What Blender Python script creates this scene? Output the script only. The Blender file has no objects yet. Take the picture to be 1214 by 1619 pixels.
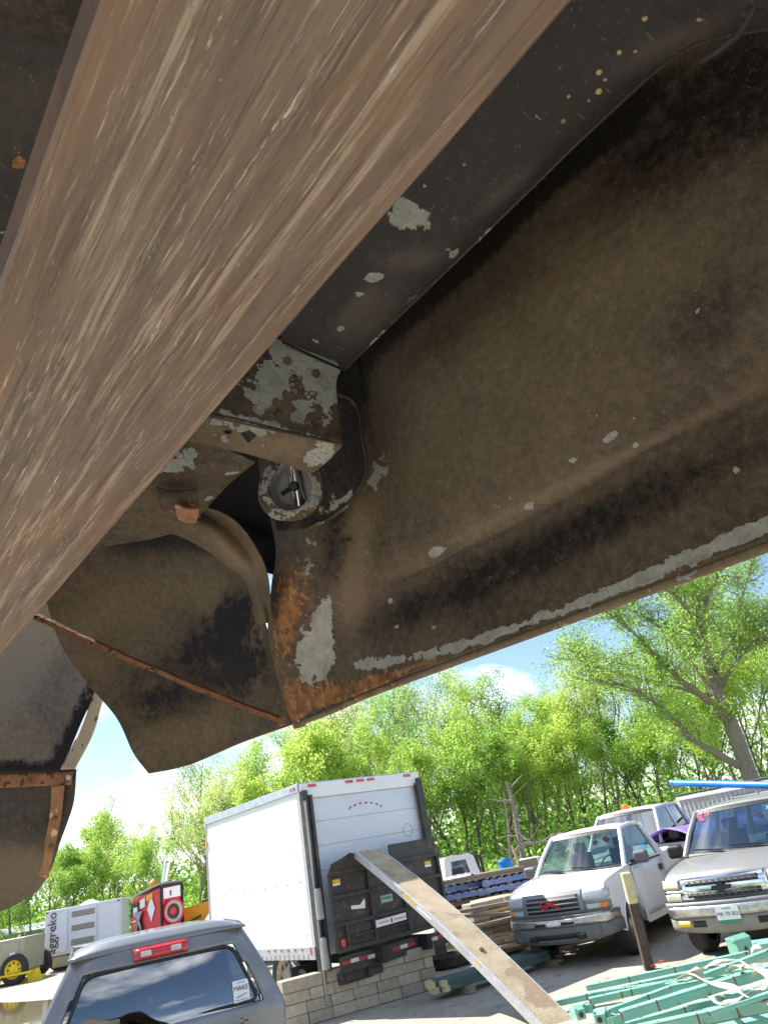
import bpy, bmesh, math, random
import numpy as np
from mathutils import Vector, Matrix, noise as mnoise

R = math.radians
random.seed(7); rng = np.random.default_rng(7)
sc = bpy.context.scene
COL = sc.collection

# ------------------------------------------------------------------ camera
F, PITCH, ROLL, CAMH = 1105.0, R(26.0), R(10.7), 2.05      # F in pixels of the 1214 x 1619 photograph
CAM = Vector((0, 0, CAMH))
_f = Vector((0, math.cos(PITCH), math.sin(PITCH))); _u0 = Vector((0, -math.sin(PITCH), math.cos(PITCH))); _r0 = Vector((1, 0, 0))
_r = _r0 * math.cos(ROLL) - _u0 * math.sin(ROLL); _u = _r0 * math.sin(ROLL) + _u0 * math.cos(ROLL)
cd = bpy.data.cameras.new('camera'); cam = bpy.data.objects.new('camera', cd); COL.objects.link(cam)
M3 = Matrix((_r, _u, -_f)).transposed()
cam.matrix_world = Matrix.Translation(CAM) @ M3.to_4x4()
cd.sensor_fit = 'VERTICAL'; cd.sensor_height = 36; cd.sensor_width = 27; cd.lens = 36 * F / 1619
cd.clip_start = 0.02; cd.clip_end = 3000
cd.dof.use_dof = True; cd.dof.focus_distance = 1.35; cd.dof.aperture_fstop = 22
sc.camera = cam
# ------------------------------------------------------------------ light
SUN_EL = R(48); SUN_H = Vector((-0.80, 0.60, 0)).normalized()
sun_dir = Vector((SUN_H.x * math.cos(SUN_EL), SUN_H.y * math.cos(SUN_EL), math.sin(SUN_EL)))
sd = bpy.data.lights.new('sun', 'SUN'); sd.energy = 4.6; sd.angle = R(0.5); sd.color = (1, .95, .86)
so = bpy.data.objects.new('sun', sd); COL.objects.link(so); so.rotation_euler = (-sun_dir).to_track_quat('-Z', 'Y').to_euler()
W = bpy.data.worlds.new('World'); sc.world = W; W.use_nodes = True
nt = W.node_tree; nt.nodes.clear()
def nd(t, k, **kw):
    n = t.nodes.new(k)
    for a, b in kw.items(): setattr(n, a, b)
    return n
sky = nd(nt, 'ShaderNodeTexSky', sky_type='NISHITA', sun_disc=False)
sky.sun_elevation = SUN_EL; sky.sun_rotation = math.atan2(SUN_H.x, SUN_H.y); sky.ozone_density = 2.2; sky.air_density = 1.0; sky.dust_density = .15
tc = nd(nt, 'ShaderNodeTexCoord'); mp = nd(nt, 'ShaderNodeMapping'); mp.inputs['Scale'].default_value = (1.5, 1.5, 4.2); mp.inputs['Location'].default_value = (0, 0, 0)
no = nd(nt, 'ShaderNodeTexNoise'); no.inputs['Scale'].default_value = 1.9; no.inputs['Detail'].default_value = 9; no.inputs['Roughness'].default_value = .55
cr = nd(nt, 'ShaderNodeValToRGB'); cr.color_ramp.elements[0].position = .50; cr.color_ramp.elements[1].position = .68
mx = nd(nt, 'ShaderNodeMix', data_type='RGBA'); mx.inputs[7].default_value = (12, 12.4, 13.2, 1)
bg = nd(nt, 'ShaderNodeBackground'); bg.inputs['Strength'].default_value = .08; wo = nd(nt, 'ShaderNodeOutputWorld')
lk = nt.links.new
lk(tc.outputs['Generated'], mp.inputs[0]); lk(mp.outputs[0], no.inputs['Vector']); lk(no.outputs['Fac'], cr.inputs[0]); lk(cr.outputs[0], mx.inputs[0])
lk(sky.outputs[0], mx.inputs[6]); lk(mx.outputs[2], bg.inputs[0]); lk(bg.outputs[0], wo.inputs[0])
sc.view_settings.view_transform = 'Standard'; sc.view_settings.look = 'None'; sc.view_settings.exposure = 1.3; sc.view_settings.gamma = 1; sc.view_settings.use_curve_mapping = False
sc.cycles.max_bounces = 8; sc.cycles.diffuse_bounces = 5; sc.cycles.transparent_max_bounces = 16; sc.cycles.use_denoising = True
sc.cycles.caustics_reflective = False; sc.cycles.caustics_refractive = False; sc.cycles.sample_clamp_indirect = 6

# ------------------------------------------------------------------ helpers
def ray(px, py): return _f + _r * ((px - 607) / F) - _u * ((py - 809.5) / F)
def at(px, py, t): return CAM + ray(px, py) * t
def G(px, py, z=0.0):
    d = ray(px, py); return CAM + d * ((z - CAM.z) / d.z)
def AY(px, py, y):
    d = ray(px, py); return CAM + d * (y / d.y)
def proj(p):
    q = p - CAM; w = q.dot(_f); w = w if abs(w) > 1e-4 else 1e-4
    return 607 + F * q.dot(_r) / w, 809.5 - F * q.dot(_u) / w
def hitlocal(px, py, root, axis, val):
    """local coordinates on the plane local[axis]=val of a thing"""
    mi = root.matrix_basis.inverted(); o = mi @ CAM; d = mi.to_3x3() @ ray(px, py)
    return o + d * ((val - o[axis]) / d[axis])

MATS = {}
def mat(name, c1, c2=None, scale=6, rough=.6, metal=0, bump=0, stretch=(1, 1, 1), lo=.35, hi=.65, c3=None, s3=30, t3=.62, coat=0, spec=.5, vary=0, detail=8, r2=None, bscale=None, trans=None):
    m = bpy.data.materials.new(name); m.use_nodes = True; t = m.node_tree; b = t.nodes['Principled BSDF']
    b.inputs['Roughness'].default_value = rough; b.inputs['Metallic'].default_value = metal; b.inputs['Coat Weight'].default_value = coat
    b.inputs['Specular IOR Level'].default_value = spec
    b.inputs['Base Color'].default_value = (*c1, 1)
    L = t.links.new
    c = nd(t, 'ShaderNodeTexCoord'); mp = nd(t, 'ShaderNodeMapping'); mp.inputs['Scale'].default_value = stretch; L(c.outputs['Object'], mp.inputs[0])
    col = None
    if c2 is not None:
        n = nd(t, 'ShaderNodeTexNoise'); n.inputs['Scale'].default_value = scale; n.inputs['Detail'].default_value = detail; n.inputs['Roughness'].default_value = .65; L(mp.outputs[0], n.inputs['Vector'])
        r_ = nd(t, 'ShaderNodeMapRange'); r_.inputs[1].default_value = lo; r_.inputs[2].default_value = hi; L(n.outputs['Fac'], r_.inputs[0])
        x = nd(t, 'ShaderNodeMix', data_type='RGBA'); x.inputs[6].default_value = (*c1, 1); x.inputs[7].default_value = (*c2, 1); L(r_.outputs[0], x.inputs[0]); col = x.outputs[2]
    if c3 is not None:
        n3 = nd(t, 'ShaderNodeTexNoise'); n3.inputs['Scale'].default_value = s3; n3.inputs['Detail'].default_value = 6; L(mp.outputs[0], n3.inputs['Vector'])
        r3 = nd(t, 'ShaderNodeMapRange'); r3.inputs[1].default_value = t3; r3.inputs[2].default_value = t3 + .04; L(n3.outputs['Fac'], r3.inputs[0])
        x3 = nd(t, 'ShaderNodeMix', data_type='RGBA'); x3.inputs[6].default_value = (*c1, 1); x3.inputs[7].default_value = (*c3, 1)
        if col: L(col, x3.inputs[6])
        L(r3.outputs[0], x3.inputs[0]); col = x3.outputs[2]
    if vary:
        oi = nd(t, 'ShaderNodeObjectInfo'); hv = nd(t, 'ShaderNodeHueSaturation'); mr = nd(t, 'ShaderNodeMapRange'); mr.inputs[3].default_value = 1 - vary; mr.inputs[4].default_value = 1 + vary
        L(oi.outputs['Random'], mr.inputs[0]); L(mr.outputs[0], hv.inputs['Value'])
        if col: L(col, hv.inputs['Color'])
        else: hv.inputs['Color'].default_value = (*c1, 1)
        col = hv.outputs[0]
    if col: L(col, b.inputs['Base Color'])
    if bump:
        nb = nd(t, 'ShaderNodeTexNoise'); nb.inputs['Scale'].default_value = bscale or scale * 3; nb.inputs['Detail'].default_value = 6; L(mp.outputs[0], nb.inputs['Vector'])
        bp = nd(t, 'ShaderNodeBump'); bp.inputs['Strength'].default_value = bump; bp.inputs['Distance'].default_value = .02; L(nb.outputs['Fac'], bp.inputs['Height']); L(bp.outputs[0], b.inputs['Normal'])
    MATS[name] = m
    return m
def glassmat(name, tint, gloss=.12, dark=0):
    m = bpy.data.materials.new(name); m.use_nodes = True; t = m.node_tree; t.nodes.clear()
    tr = nd(t, 'ShaderNodeBsdfTransparent'); tr.inputs[0].default_value = (*tint, 1)
    gl = nd(t, 'ShaderNodeBsdfGlossy'); gl.inputs['Roughness'].default_value = .02
    lw = nd(t, 'ShaderNodeFresnel'); lw.inputs[0].default_value = 1.5
    ma = nd(t, 'ShaderNodeMath', operation='ADD'); ma.inputs[1].default_value = gloss; ma.use_clamp = True
    mi = nd(t, 'ShaderNodeMixShader'); o = nd(t, 'ShaderNodeOutputMaterial')
    t.links.new(lw.outputs[0], ma.inputs[0]); t.links.new(ma.outputs[0], mi.inputs[0]); t.links.new(tr.outputs[0], mi.inputs[1]); t.links.new(gl.outputs[0], mi.inputs[2]); t.links.new(mi.outputs[0], o.inputs[0])
    MATS[name] = m; return m

class MB:
    def __init__(s): s.v = []; s.f = []
    def add(s, v, f):
        n = len(s.v); s.v += [tuple(x) for x in v]; s.f += [tuple(i + n for i in q) for q in f]; return s
    def box(s, c, d, rot=None, taper=1):
        x, y, z = d[0] / 2, d[1] / 2, d[2] / 2; M = rot or Matrix.Identity(3); c = Vector(c)
        P = [(-x, -y, -z), (x, -y, -z), (x, y, -z), (-x, y, -z), (-x * taper, -y * taper, z), (x * taper, -y * taper, z), (x * taper, y * taper, z), (-x * taper, y * taper, z)]
        return s.add([c + M @ Vector(p) for p in P], [(0, 3, 2, 1), (4, 5, 6, 7), (0, 1, 5, 4), (1, 2, 6, 5), (2, 3, 7, 6), (3, 0, 4, 7)])
    def bar(s, a, b, w, h=None, up=(0, 0, 1)):
        a, b = Vector(a), Vector(b); h = h or w; d = (b - a); ln = d.length; d.normalize(); u = Vector(up)
        if abs(d.dot(u)) > .97: u = Vector((1, 0, 0))
        sx = d.cross(u).normalized(); uz = sx.cross(d)
        return s.box((a + b) / 2, (ln, w, h), Matrix((d, sx, uz)).transposed())
    def tube(s, pts, r, n=8, cap=True):
        pts = [Vector(p) for p in pts]; rr = r if isinstance(r, (list, tuple)) else [r] * len(pts); v = []; f = []; prev = None
        for i, p in enumerate(pts):
            d = (pts[min(i + 1, len(pts) - 1)] - pts[max(i - 1, 0)]).normalized()
            if prev is None: a = d.cross(Vector((0, 0, 1)) if abs(d.z) < .9 else Vector((1, 0, 0))).normalized()
            else: a = (prev - d * prev.dot(d)).normalized()
            prev = a; b = d.cross(a)
            for k in range(n):
                an = 2 * math.pi * k / n; v.append(p + (a * math.cos(an) + b * math.sin(an)) * rr[i])
        for i in range(len(pts) - 1):
            for k in range(n): f.append((i * n + k, i * n + (k + 1) % n, (i + 1) * n + (k + 1) % n, (i + 1) * n + k))
        if cap: f.append(tuple(range(n))[::-1]); f.append(tuple(range((len(pts) - 1) * n, len(pts) * n)))
        return s.add(v, f)
    def lathe(s, c, axis, prof, n=24):
        """prof: list of (radius, along)"""
        c = Vector(c); ax = Vector(axis).normalized(); a = ax.cross(Vector((0, 0, 1)) if abs(ax.z) < .9 else Vector((1, 0, 0))).normalized(); b = ax.cross(a); v = []; f = []
        for (r_, h) in prof:
            for k in range(n):
                an = 2 * math.pi * k / n; v.append(c + ax * h + (a * math.cos(an) + b * math.sin(an)) * r_)
        for i in range(len(prof) - 1):
            for k in range(n): f.append((i * n + k, i * n + (k + 1) % n, (i + 1) * n + (k + 1) % n, (i + 1) * n + k))
        return s.add(v, f)
    def grid(s, fn, nu, nv, keep=None):
        v = [fn(i / nu, j / nv) for j in range(nv + 1) for i in range(nu + 1)]; f = []
        for j in range(nv):
            for i in range(nu):
                if keep is None or keep((i + .5) / nu, (j + .5) / nv):
                    a = j * (nu + 1) + i; f.append((a, a + 1, a + nu + 2, a + nu + 1))
        return s.add(v, f)
    def quad(s, a, b, c, d, n=1): return s.add([a, b, c, d], [(0, 1, 2, 3)])
    def build(s, name, m, parent=None, smooth=0, bevel=0, solid=0, seg=2, solid_off=0, shared=None):
        me = bpy.data.meshes.new(name); me.from_pydata(s.v, [], s.f); me.update()
        if isinstance(m, str): m = MATS[m]
        me.materials.append(m)
        if smooth:
            me.polygons.foreach_set('use_smooth', [True] * len(me.polygons)); me.set_sharp_from_angle(angle=R(smooth))
        o = bpy.data.objects.new(name, me); COL.objects.link(o)
        if parent is not None: o.parent = parent
        if solid:
            q = o.modifiers.new('s', 'SOLIDIFY'); q.thickness = solid; q.offset = solid_off
        if bevel:
            q = o.modifiers.new('b', 'BEVEL'); q.width = bevel; q.segments = seg; q.limit_method = 'ANGLE'; q.angle_limit = R(35); q.harden_normals = False
        return o
def tag(o, label=None, cat=None, group=None, kind=None):
    for k, v in (('label', label), ('category', cat), ('group', group), ('kind', kind)):
        if v: o[k] = v
    return o
def thing(name, label, cat, loc=(0, 0, 0), rz=0, group=None):
    o = bpy.data.objects.new(name, None); COL.objects.link(o); o.empty_display_size = .1
    o.matrix_basis = Matrix.Translation(Vector(loc)) @ Matrix.Rotation(rz, 4, 'Z')
    return tag(o, label, cat, group)
def text(name, s, size, m, parent, M, ext=.002):
    c = bpy.data.curves.new(name, 'FONT'); c.body = s; c.size = size; c.extrude = ext; c.align_x = 'CENTER'; c.align_y = 'CENTER'; c.resolution_u = 3
    t = bpy.data.objects.new(name, c); me = bpy.data.meshes.new_from_object(t); bpy.data.objects.remove(t); me.materials.clear(); me.materials.append(MATS[m])
    o = bpy.data.objects.new(name, me); COL.objects.link(o); o.parent = parent; o.matrix_basis = M; return o
def frame(o, x, y):
    """4x4 with local x axis x, y axis y, at o"""
    x = Vector(x).normalized(); z = x.cross(Vector(y)).normalized(); y = z.cross(x)
    return Matrix.Translation(Vector(o)) @ Matrix((x, y, z)).transposed().to_4x4()
def cr1(P, t):
    n = len(P) - 1; x = min(max(t, 0), 1) * n; i = min(int(x), n - 1); f_ = x - i
    p0 = P[i - 1] if i > 0 else P[0] * 2 - P[1]; p1, p2 = P[i], P[i + 1]; p3 = P[i + 2] if i + 2 <= n else P[n] * 2 - P[n - 1]
    return ((p1 * 2) + (p2 - p0) * f_ + (p0 * 2 - p1 * 5 + p2 * 4 - p3) * f_ ** 2 + (p1 * 3 - p0 - p2 * 3 + p3) * f_ ** 3) * .5

# ------------------------------------------------------------------ materials
mat('ground', (.30, .27, .22), (.42, .385, .32), scale=.9, rough=.95, bump=.25, bscale=14, c3=(.24, .215, .175), s3=5, t3=.60)
mat('dirt', (.06, .10, .03), (.12, .17, .05), scale=1.5, rough=1, bump=.5, bscale=18)
mat('white_paint', (.72, .73, .74), (.66, .66, .65), scale=3, rough=.28, coat=.4)
mat('dirty_white', (.82, .82, .82), (.72, .71, .68), scale=2.2, rough=.35, coat=.3, lo=.5, hi=.8)
mat('box_white', (.80, .81, .82), (.74, .75, .76), scale=1.4, rough=.45, c3=(.45, .45, .45), s3=26, t3=.74)
mat('door_white', (.66, .70, .76), (.58, .63, .70), scale=1.2, rough=.5, stretch=(1, 1, 3))
mat('aluminium', (.55, .57, .60), (.42, .44, .46), scale=9, rough=.35, metal=.9)
mat('chrome', (.78, .79, .80), rough=.12, metal=1)
mat('dull_chrome', (.66, .66, .66), (.45, .42, .38), scale=14, rough=.28, metal=.9)
mat('grey_plastic', (.11, .115, .12), (.16, .16, .16), scale=12, rough=.6)
mat('silver_paint', (.42, .405, .38), (.36, .345, .32), scale=2, rough=.35, metal=.5, coat=.3)
mat('grey_paint', (.19, .195, .205), (.225, .23, .235), scale=3, rough=.3, metal=.4, coat=.6)
mat('black', (.015, .015, .016), rough=.5)
mat('black_steel', (.028, .028, .03), (.055, .05, .048), scale=7, rough=.55, c3=(.14, .07, .035), s3=9, t3=.6, bump=.2)
mat('rusty_edge', (.12, .065, .035), (.05, .035, .028), scale=12, rough=.85, bump=.3)
mat('rubber', (.022, .022, .022), (.045, .043, .04), scale=20, rough=.85)
mat('rim_steel', (.38, .33, .28), (.22, .17, .13), scale=16, rough=.5, metal=.5)
mat('lamp_clear', (.60, .64, .68), (.40, .45, .50), scale=20, rough=.12, coat=1)
mat('lamp_yellowed', (.62, .6, .45), (.5, .48, .36), scale=20, rough=.2, coat=.6)
mat('amber', (.85, .22, .02), rough=.2, coat=1)
mat('yellow_lamp', (.85, .6, .02), rough=.2, coat=1)
mat('red_lens', (.62, .015, .02), (.42, .01, .015), scale=8, rough=.15, coat=1)
mat('red_paint', (.70, .025, .035), (.58, .02, .03), scale=3, rough=.4)
mat('red_tape', (.42, .045, .04), (.30, .04, .035), scale=30, rough=.6)
mat('rib_steel', (.045, .04, .037), (.10, .07, .05), scale=14, rough=.7, lo=.45, hi=.7, bump=.3)
mat('white_tape', (.75, .75, .75), (.45, .43, .4), scale=22, rough=.5)
mat('yellow_paint', (.80, .62, .01), (.65, .48, .02), scale=4, rough=.45)
mat('orange_paint', (.72, .36, .02), (.6, .28, .02), scale=3, rough=.5)
mat('tan_paint', (.40, .37, .28), (.34, .31, .23), scale=3, rough=.55)
mat('genset_white', (.68, .70, .80), (.62, .64, .74), scale=2, rough=.5)
mat('blue_paint', (.01, .26, .72), (.01, .2, .6), scale=6, rough=.4)
mat('blue_pallet', (.09, .16, .42), (.28, .30, .38), scale=9, rough=.85, vary=.2)
mat('barrel_blue', (.0, .18, .62), rough=.45)
mat('purple_tarp', (.16, .10, .42), (.22, .15, .52), scale=4, rough=.7)
mat('galvanised', (.46, .46, .46), (.36, .36, .36), scale=3, rough=.5, metal=.4)
mat('teal_steel', (.17, .43, .33), (.25, .51, .40), scale=5, rough=.5, c3=(.20, .07, .03), s3=9, t3=.66)
mat('rust', (.17, .075, .035), (.26, .125, .06), scale=30, rough=.9, bump=.5, c3=(.06, .03, .02), s3=45, t3=.58)
mat('strap', (.62, .57, .48), (.48, .43, .35), scale=10, rough=.9)
mat('concrete_block', (.46, .405, .32), (.35, .31, .245), scale=7, rough=.95, bump=.4, vary=.16)
mat('weathered_wood', (.30, .25, .19), (.20, .165, .125), scale=5, stretch=(1, 12, 12), rough=.9, bump=.3, vary=.15)
mat('fresh_wood', (.62, .47, .25), (.52, .38, .2), scale=6, rough=.8)
mat('charred_wood', (.035, .03, .028), (.10, .07, .05), scale=9, stretch=(4, 4, 1), rough=.8, c3=(.26, .10, .05), s3=12, t3=.63)
mat('cream_paint', (.62, .55, .30), (.48, .42, .24), scale=12, rough=.8)
mat('ramp_deck', (.36, .285, .19), (.50, .40, .27), scale=3.5, rough=.9, bump=.35, bscale=40, c3=(.33, .24, .16), s3=2.4, t3=.58)
mat('teal_timber', (.05, .10, .10), (.09, .13, .12), scale=7, rough=.8)
mat('interior', (.10, .095, .09), rough=.9)
mat('seat_fabric', (.09, .085, .08), rough=1)
mat('dash_tan', (.23, .24, .2), rough=.9)
mat('paper', (.85, .85, .85), rough=.8)
mat('pink_print', (.85, .12, .28), rough=.8)
mat('cyan_print', (.05, .62, .80), rough=.8)
mat('dark_print', (.02, .025, .035), rough=.6)
mat('yellow_print', (.8, .5, .03), rough=.6)
mat('green_print', (.05, .30, .12), rough=.6)
mat('bark', (.13, .105, .08), (.22, .19, .15), scale=3, stretch=(6, 6, 1), rough=.95, bump=.4)
mat('bark_pale', (.17, .15, .12), (.27, .245, .21), scale=3, stretch=(6, 6, 1), rough=.95, bump=.4)
mat('hose_white', (.7, .72, .74), rough=.6)
mat('orange_plastic', (.8, .12, .03), rough=.5)
glassmat('glass_teal', (.50, .66, .62), .14)
glassmat('glass_blue', (.40, .62, .68), .24)
glassmat('glass_dark', (.05, .06, .075), .32)
def leafmat(name, c, c2, tr):
    m = bpy.data.materials.new(name); m.use_nodes = True; t = m.node_tree; t.nodes.clear(); L = t.links.new
    co = nd(t, 'ShaderNodeTexCoord'); n = nd(t, 'ShaderNodeTexNoise'); n.inputs['Scale'].default_value = .7; n.inputs['Detail'].default_value = 5; L(co.outputs['Object'], n.inputs['Vector'])
    mr = nd(t, 'ShaderNodeMapRange'); mr.inputs[1].default_value = .35; mr.inputs[2].default_value = .65; L(n.outputs['Fac'], mr.inputs[0])
    x = nd(t, 'ShaderNodeMix', data_type='RGBA'); x.inputs[6].default_value = (*c, 1); x.inputs[7].default_value = (*c2, 1); L(mr.outputs[0], x.inputs[0])
    oi = nd(t, 'ShaderNodeObjectInfo'); hs = nd(t, 'ShaderNodeHueSaturation'); r1 = nd(t, 'ShaderNodeMapRange'); r1.inputs[3].default_value = .475; r1.inputs[4].default_value = .515; L(oi.outputs['Random'], r1.inputs[0]); L(r1.outputs[0], hs.inputs['Hue'])
    r2 = nd(t, 'ShaderNodeMapRange'); r2.inputs[3].default_value = 1.2; r2.inputs[4].default_value = .8; L(oi.outputs['Random'], r2.inputs[0]); L(r2.outputs[0], hs.inputs['Value']); L(x.outputs[2], hs.inputs['Color'])
    d = nd(t, 'ShaderNodeBsdfDiffuse'); T = nd(t, 'ShaderNodeBsdfTranslucent'); mi = nd(t, 'ShaderNodeMixShader'); mi.inputs[0].default_value = tr; o = nd(t, 'ShaderNodeOutputMaterial')
    L(hs.outputs[0], d.inputs[0]); L(hs.outputs[0], T.inputs[0]); L(d.outputs[0], mi.inputs[1]); L(T.outputs[0], mi.inputs[2]); L(mi.outputs[0], o.inputs[0]); MATS[name] = m
leafmat('leaf_bright', (.35, .55, .09), (.50, .66, .18), .6)
leafmat('leaf_mid', (.29, .48, .09), (.42, .60, .15), .6)
leafmat('leaf_pale', (.42, .54, .20), (.52, .62, .22), .55)
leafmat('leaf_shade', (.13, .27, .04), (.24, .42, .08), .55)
mat('grey_trim', (.22, .225, .235), rough=.5); mat('red_letters', (.55, .02, .03), rough=.3)
mat('tan_grey', (.30, .27, .23), (.24, .22, .19), scale=5, rough=.6)
mat('black_paint', (.018, .018, .02), rough=.25, coat=.6); mat('blue_glass', (.02, .10, .32), rough=.1)
mat('dark_glass', (.02, .03, .04), rough=.08, coat=1)
mat('galv_rail', (.52, .53, .55), (.40, .40, .42), scale=14, rough=.5, metal=.2)
mat('ramp_alu', (.66, .67, .68), (.5, .51, .52), scale=6, rough=.45, metal=.35)
mat('rust_flat', (.16, .06, .03), (.26, .12, .06), scale=25, rough=.9)
mat('red_ply', (.42, .24, .18), (.34, .2, .15), scale=4, rough=.8)
mat('shed_roof', (.16, .20, .24), (.12, .15, .18), scale=2, rough=.7)
mat('amber_bright', (.9, .25, .0), rough=.3)
mat('lamp_grey', (.16, .17, .19), (.24, .25, .27), scale=20, rough=.35, metal=.4)
mat('rust_light', (.30, .155, .08), (.18, .085, .045), scale=22, rough=.85, bump=.4, c3=(.48, .36, .26), s3=30, t3=.60)
mat('trim_wood', (.42, .34, .24), (.52, .44, .32), scale=14, rough=.7, c3=(.22, .12, .07), s3=30, t3=.62)
# ------------------------------------------------------------------ ground and water
def ground():
    b = MB(); n = 60
    xs = [-900, -300, -120, -60] + list(np.linspace(-36, 36, 49)) + [60, 120, 300, 900]
    ys = [-300, -80, -30] + list(np.linspace(-10, 50, 49)) + [70, 100, 300, 1500]
    v = []
    for y in ys:
        for x in xs:
            near = abs(x) < 40 and -12 < y < 52
            v.append((x, y, (mnoise.noise((x * .35, y * .35, 0)) * .012 if near else 0)))
    f = []; k = len(xs)
    for j in range(len(ys) - 1):
        for i in range(k - 1): a = j * k + i; f.append((a, a + 1, a + k + 1, a + k))
    b.add(v, f); return tag(b.build('ground', 'ground', smooth=60), kind='structure')
ground()
def pool():
    m = bpy.data.materials.new('puddle_water'); m.use_nodes = True; p = m.node_tree.nodes['Principled BSDF']
    p.inputs['Base Color'].default_value = (.13, .10, .045, 1); p.inputs['Roughness'].default_value = .06; MATS['water'] = m
    c = G(20, 1612); pts = []
    ring = [G(-160, 1600), G(-100, 1592), G(0, 1587), G(70, 1583), G(130, 1572), G(190, 1566), G(240, 1572), G(250, 1590), G(210, 1615), G(180, 1650), G(100, 1700), G(-40, 1720), G(-150, 1680)]
    P = [Vector((p.x, p.y, .03)) for p in ring]; cc = sum(P, Vector()) / len(P); n = 78
    cv = [cr1(P + [P[0]], i / n) for i in range(n)]
    cv = [p + (p - cc).normalized() * mnoise.noise(p * .8) * .5 for p in cv]
    b = MB(); b.add([cc] + cv, [(0, 1 + i, 1 + (i + 1) % n) for i in range(n)]); tag(b.build('puddle', 'water'), kind='structure')
pool()
# rough dirt strip before the woods
b = MB(); b.grid(lambda u, v: Vector((-90 + 180 * u, 42 + 60 * v, .05 + .5 * max(0, mnoise.noise((u * 22, v * 9, 3))) * (v > .05) + 3.5 * v * v)), 90, 30); tag(b.build('woodland_floor', 'dirt', smooth=60), kind='structure')

# ------------------------------------------------------------------ trees
def branch_tree(seed, H, spread, leafn, leafs, trunk_r, fork=.35, lean=(0, 0), depth=4, updir=.55, droop=0.):
    """returns trunk MB and arrays of leaf quads"""
    rd = random.Random(seed); tb = MB(); tips = []
    def grow(p, d, ln, r, lv):
        pts = [p.copy()]; q = p.copy(); dd = d.copy(); n = 5 if lv < 2 else 3
        for i in range(n):
            dd = (dd + Vector((rd.gauss(0, .13), rd.gauss(0, .13), rd.gauss(0, .06) + (.05 if lv > 0 else 0) - droop * lv * .05))).normalized(); q = q + dd * ln / n; pts.append(q.copy())
            if lv >= 1: tips.append((q.copy(), lv, dd.copy()))
        rr = [r * (1 - .45 * i / n) for i in range(n + 1)]
        if lv <= 3: tb.tube(pts, rr, n=7 if lv < 2 else 4 if lv == 2 else 3, cap=False)
        if lv < depth:
            k = 6 if lv == 0 else 4
            for i in range(k):
                tpos = (fork + (1 - fork) * (i + rd.random() * .5) / k) if lv == 0 else (.3 + .7 * (i + rd.random()) / k)
                x = min(tpos, .999) * n; j = int(x); pp = pts[j].lerp(pts[j + 1], x - j)
                az = rd.random() * 6.283; up = updir if lv == 0 else .35
                side = Vector((math.cos(az), math.sin(az), 0)); nd_ = (dd * .35 + side * spread + Vector((0, 0, up))).normalized()
                grow(pp, nd_, ln * (rd.uniform(.5, .68) if lv == 0 else rd.uniform(.5, .7)) * (1.15 - .35 * tpos), r * .5, lv + 1)
    grow(Vector((0, 0, -.1)), Vector((lean[0], lean[1], 1)).normalized(), H * .72, trunk_r, 0)
    T = np.array([tuple(t[0]) for t in tips if t[1] >= 2]); 
    idx = rng.integers(0, len(T), leafn); c = T[idx] + rng.normal(0, 1, (leafn, 3)) * np.array([.30, .30, .24]) * (H / 12)
    c = c[c[:, 2] > .6]
    return tb, c
def leafmesh(name, c, size, m):
    n = len(c); a = rng.normal(0, 1, (n, 3)); a /= np.linalg.norm(a, axis=1)[:, None]; b = rng.normal(0, 1, (n, 3)); b -= (b * a).sum(1)[:, None] * a; b /= np.linalg.norm(b, axis=1)[:, None]
    s = size * rng.uniform(.6, 1.35, (n, 1)); a = a * s; b = b * s * .6
    v = np.stack([c - a, c + b, c + a, c - b], 1).reshape(-1, 3)
    me = bpy.data.meshes.new(name); me.vertices.add(4 * n); me.vertices.foreach_set('co', v.ravel().astype(np.float32)); me.loops.add(4 * n); me.loops.foreach_set('vertex_index', np.arange(4 * n, dtype=np.int32))
    me.polygons.add(n); me.polygons.foreach_set('loop_start', np.arange(0, 4 * n, 4, dtype=np.int32)); me.update(calc_edges=True); me.materials.append(MATS[m]); return me
def mktree(label, loc, tm, lm, s=1, rz=0, group=None, bark='bark', name='tree'):
    t = thing(name, label, 'tree', loc, rz, group); t.scale = (s, s, s)
    o = bpy.data.objects.new('trunk', tm); COL.objects.link(o); o.parent = t
    o = bpy.data.objects.new('crown', lm); COL.objects.link(o); o.parent = t
    return t
variants = []
for k, (H, sp, ln, ls, tr, lm, fk) in enumerate([(14, .5, 9800, .09, .15, 'leaf_mid', .18), (16, .42, 8200, .086, .15, 'leaf_bright', .22), (13, .6, 11500, .092, .13, 'leaf_bright', .16), (16, .4, 6500, .082, .13, 'leaf_pale', .3), (11, .65, 12000, .096, .12, 'leaf_mid', .08)]):
    tb, c = branch_tree(50 + k, H, sp, ln, ls, tr, fk)
    me = bpy.data.meshes.new('trunk'); me.from_pydata(tb.v, [], tb.f); me.polygons.foreach_set('use_smooth', [True] * len(me.polygons)); me.materials.append(MATS['bark']); variants.append((me, leafmesh('crown', c, ls * 1.12, lm)))
def tree_at(px, ytop, y, v, rz=None, label='', group=None, bark=None):
    base = AY(px, 1300, y); x = base.x
    # top pixel height -> scale
    lo, hi = 2., 40.
    for _ in range(30):
        mid = (lo + hi) / 2
        if proj(Vector((x, y, mid)))[1] > ytop: lo = mid
        else: hi = mid
    Hs = lo; H0 = max(q.co.z for q in variants[v][1].vertices) * .97
    return mktree(label, (x, y, .3 if y > 30 else 0), variants[v][0], variants[v][1], Hs / H0, rz if rz is not None else random.random() * 6.28, group)
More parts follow.
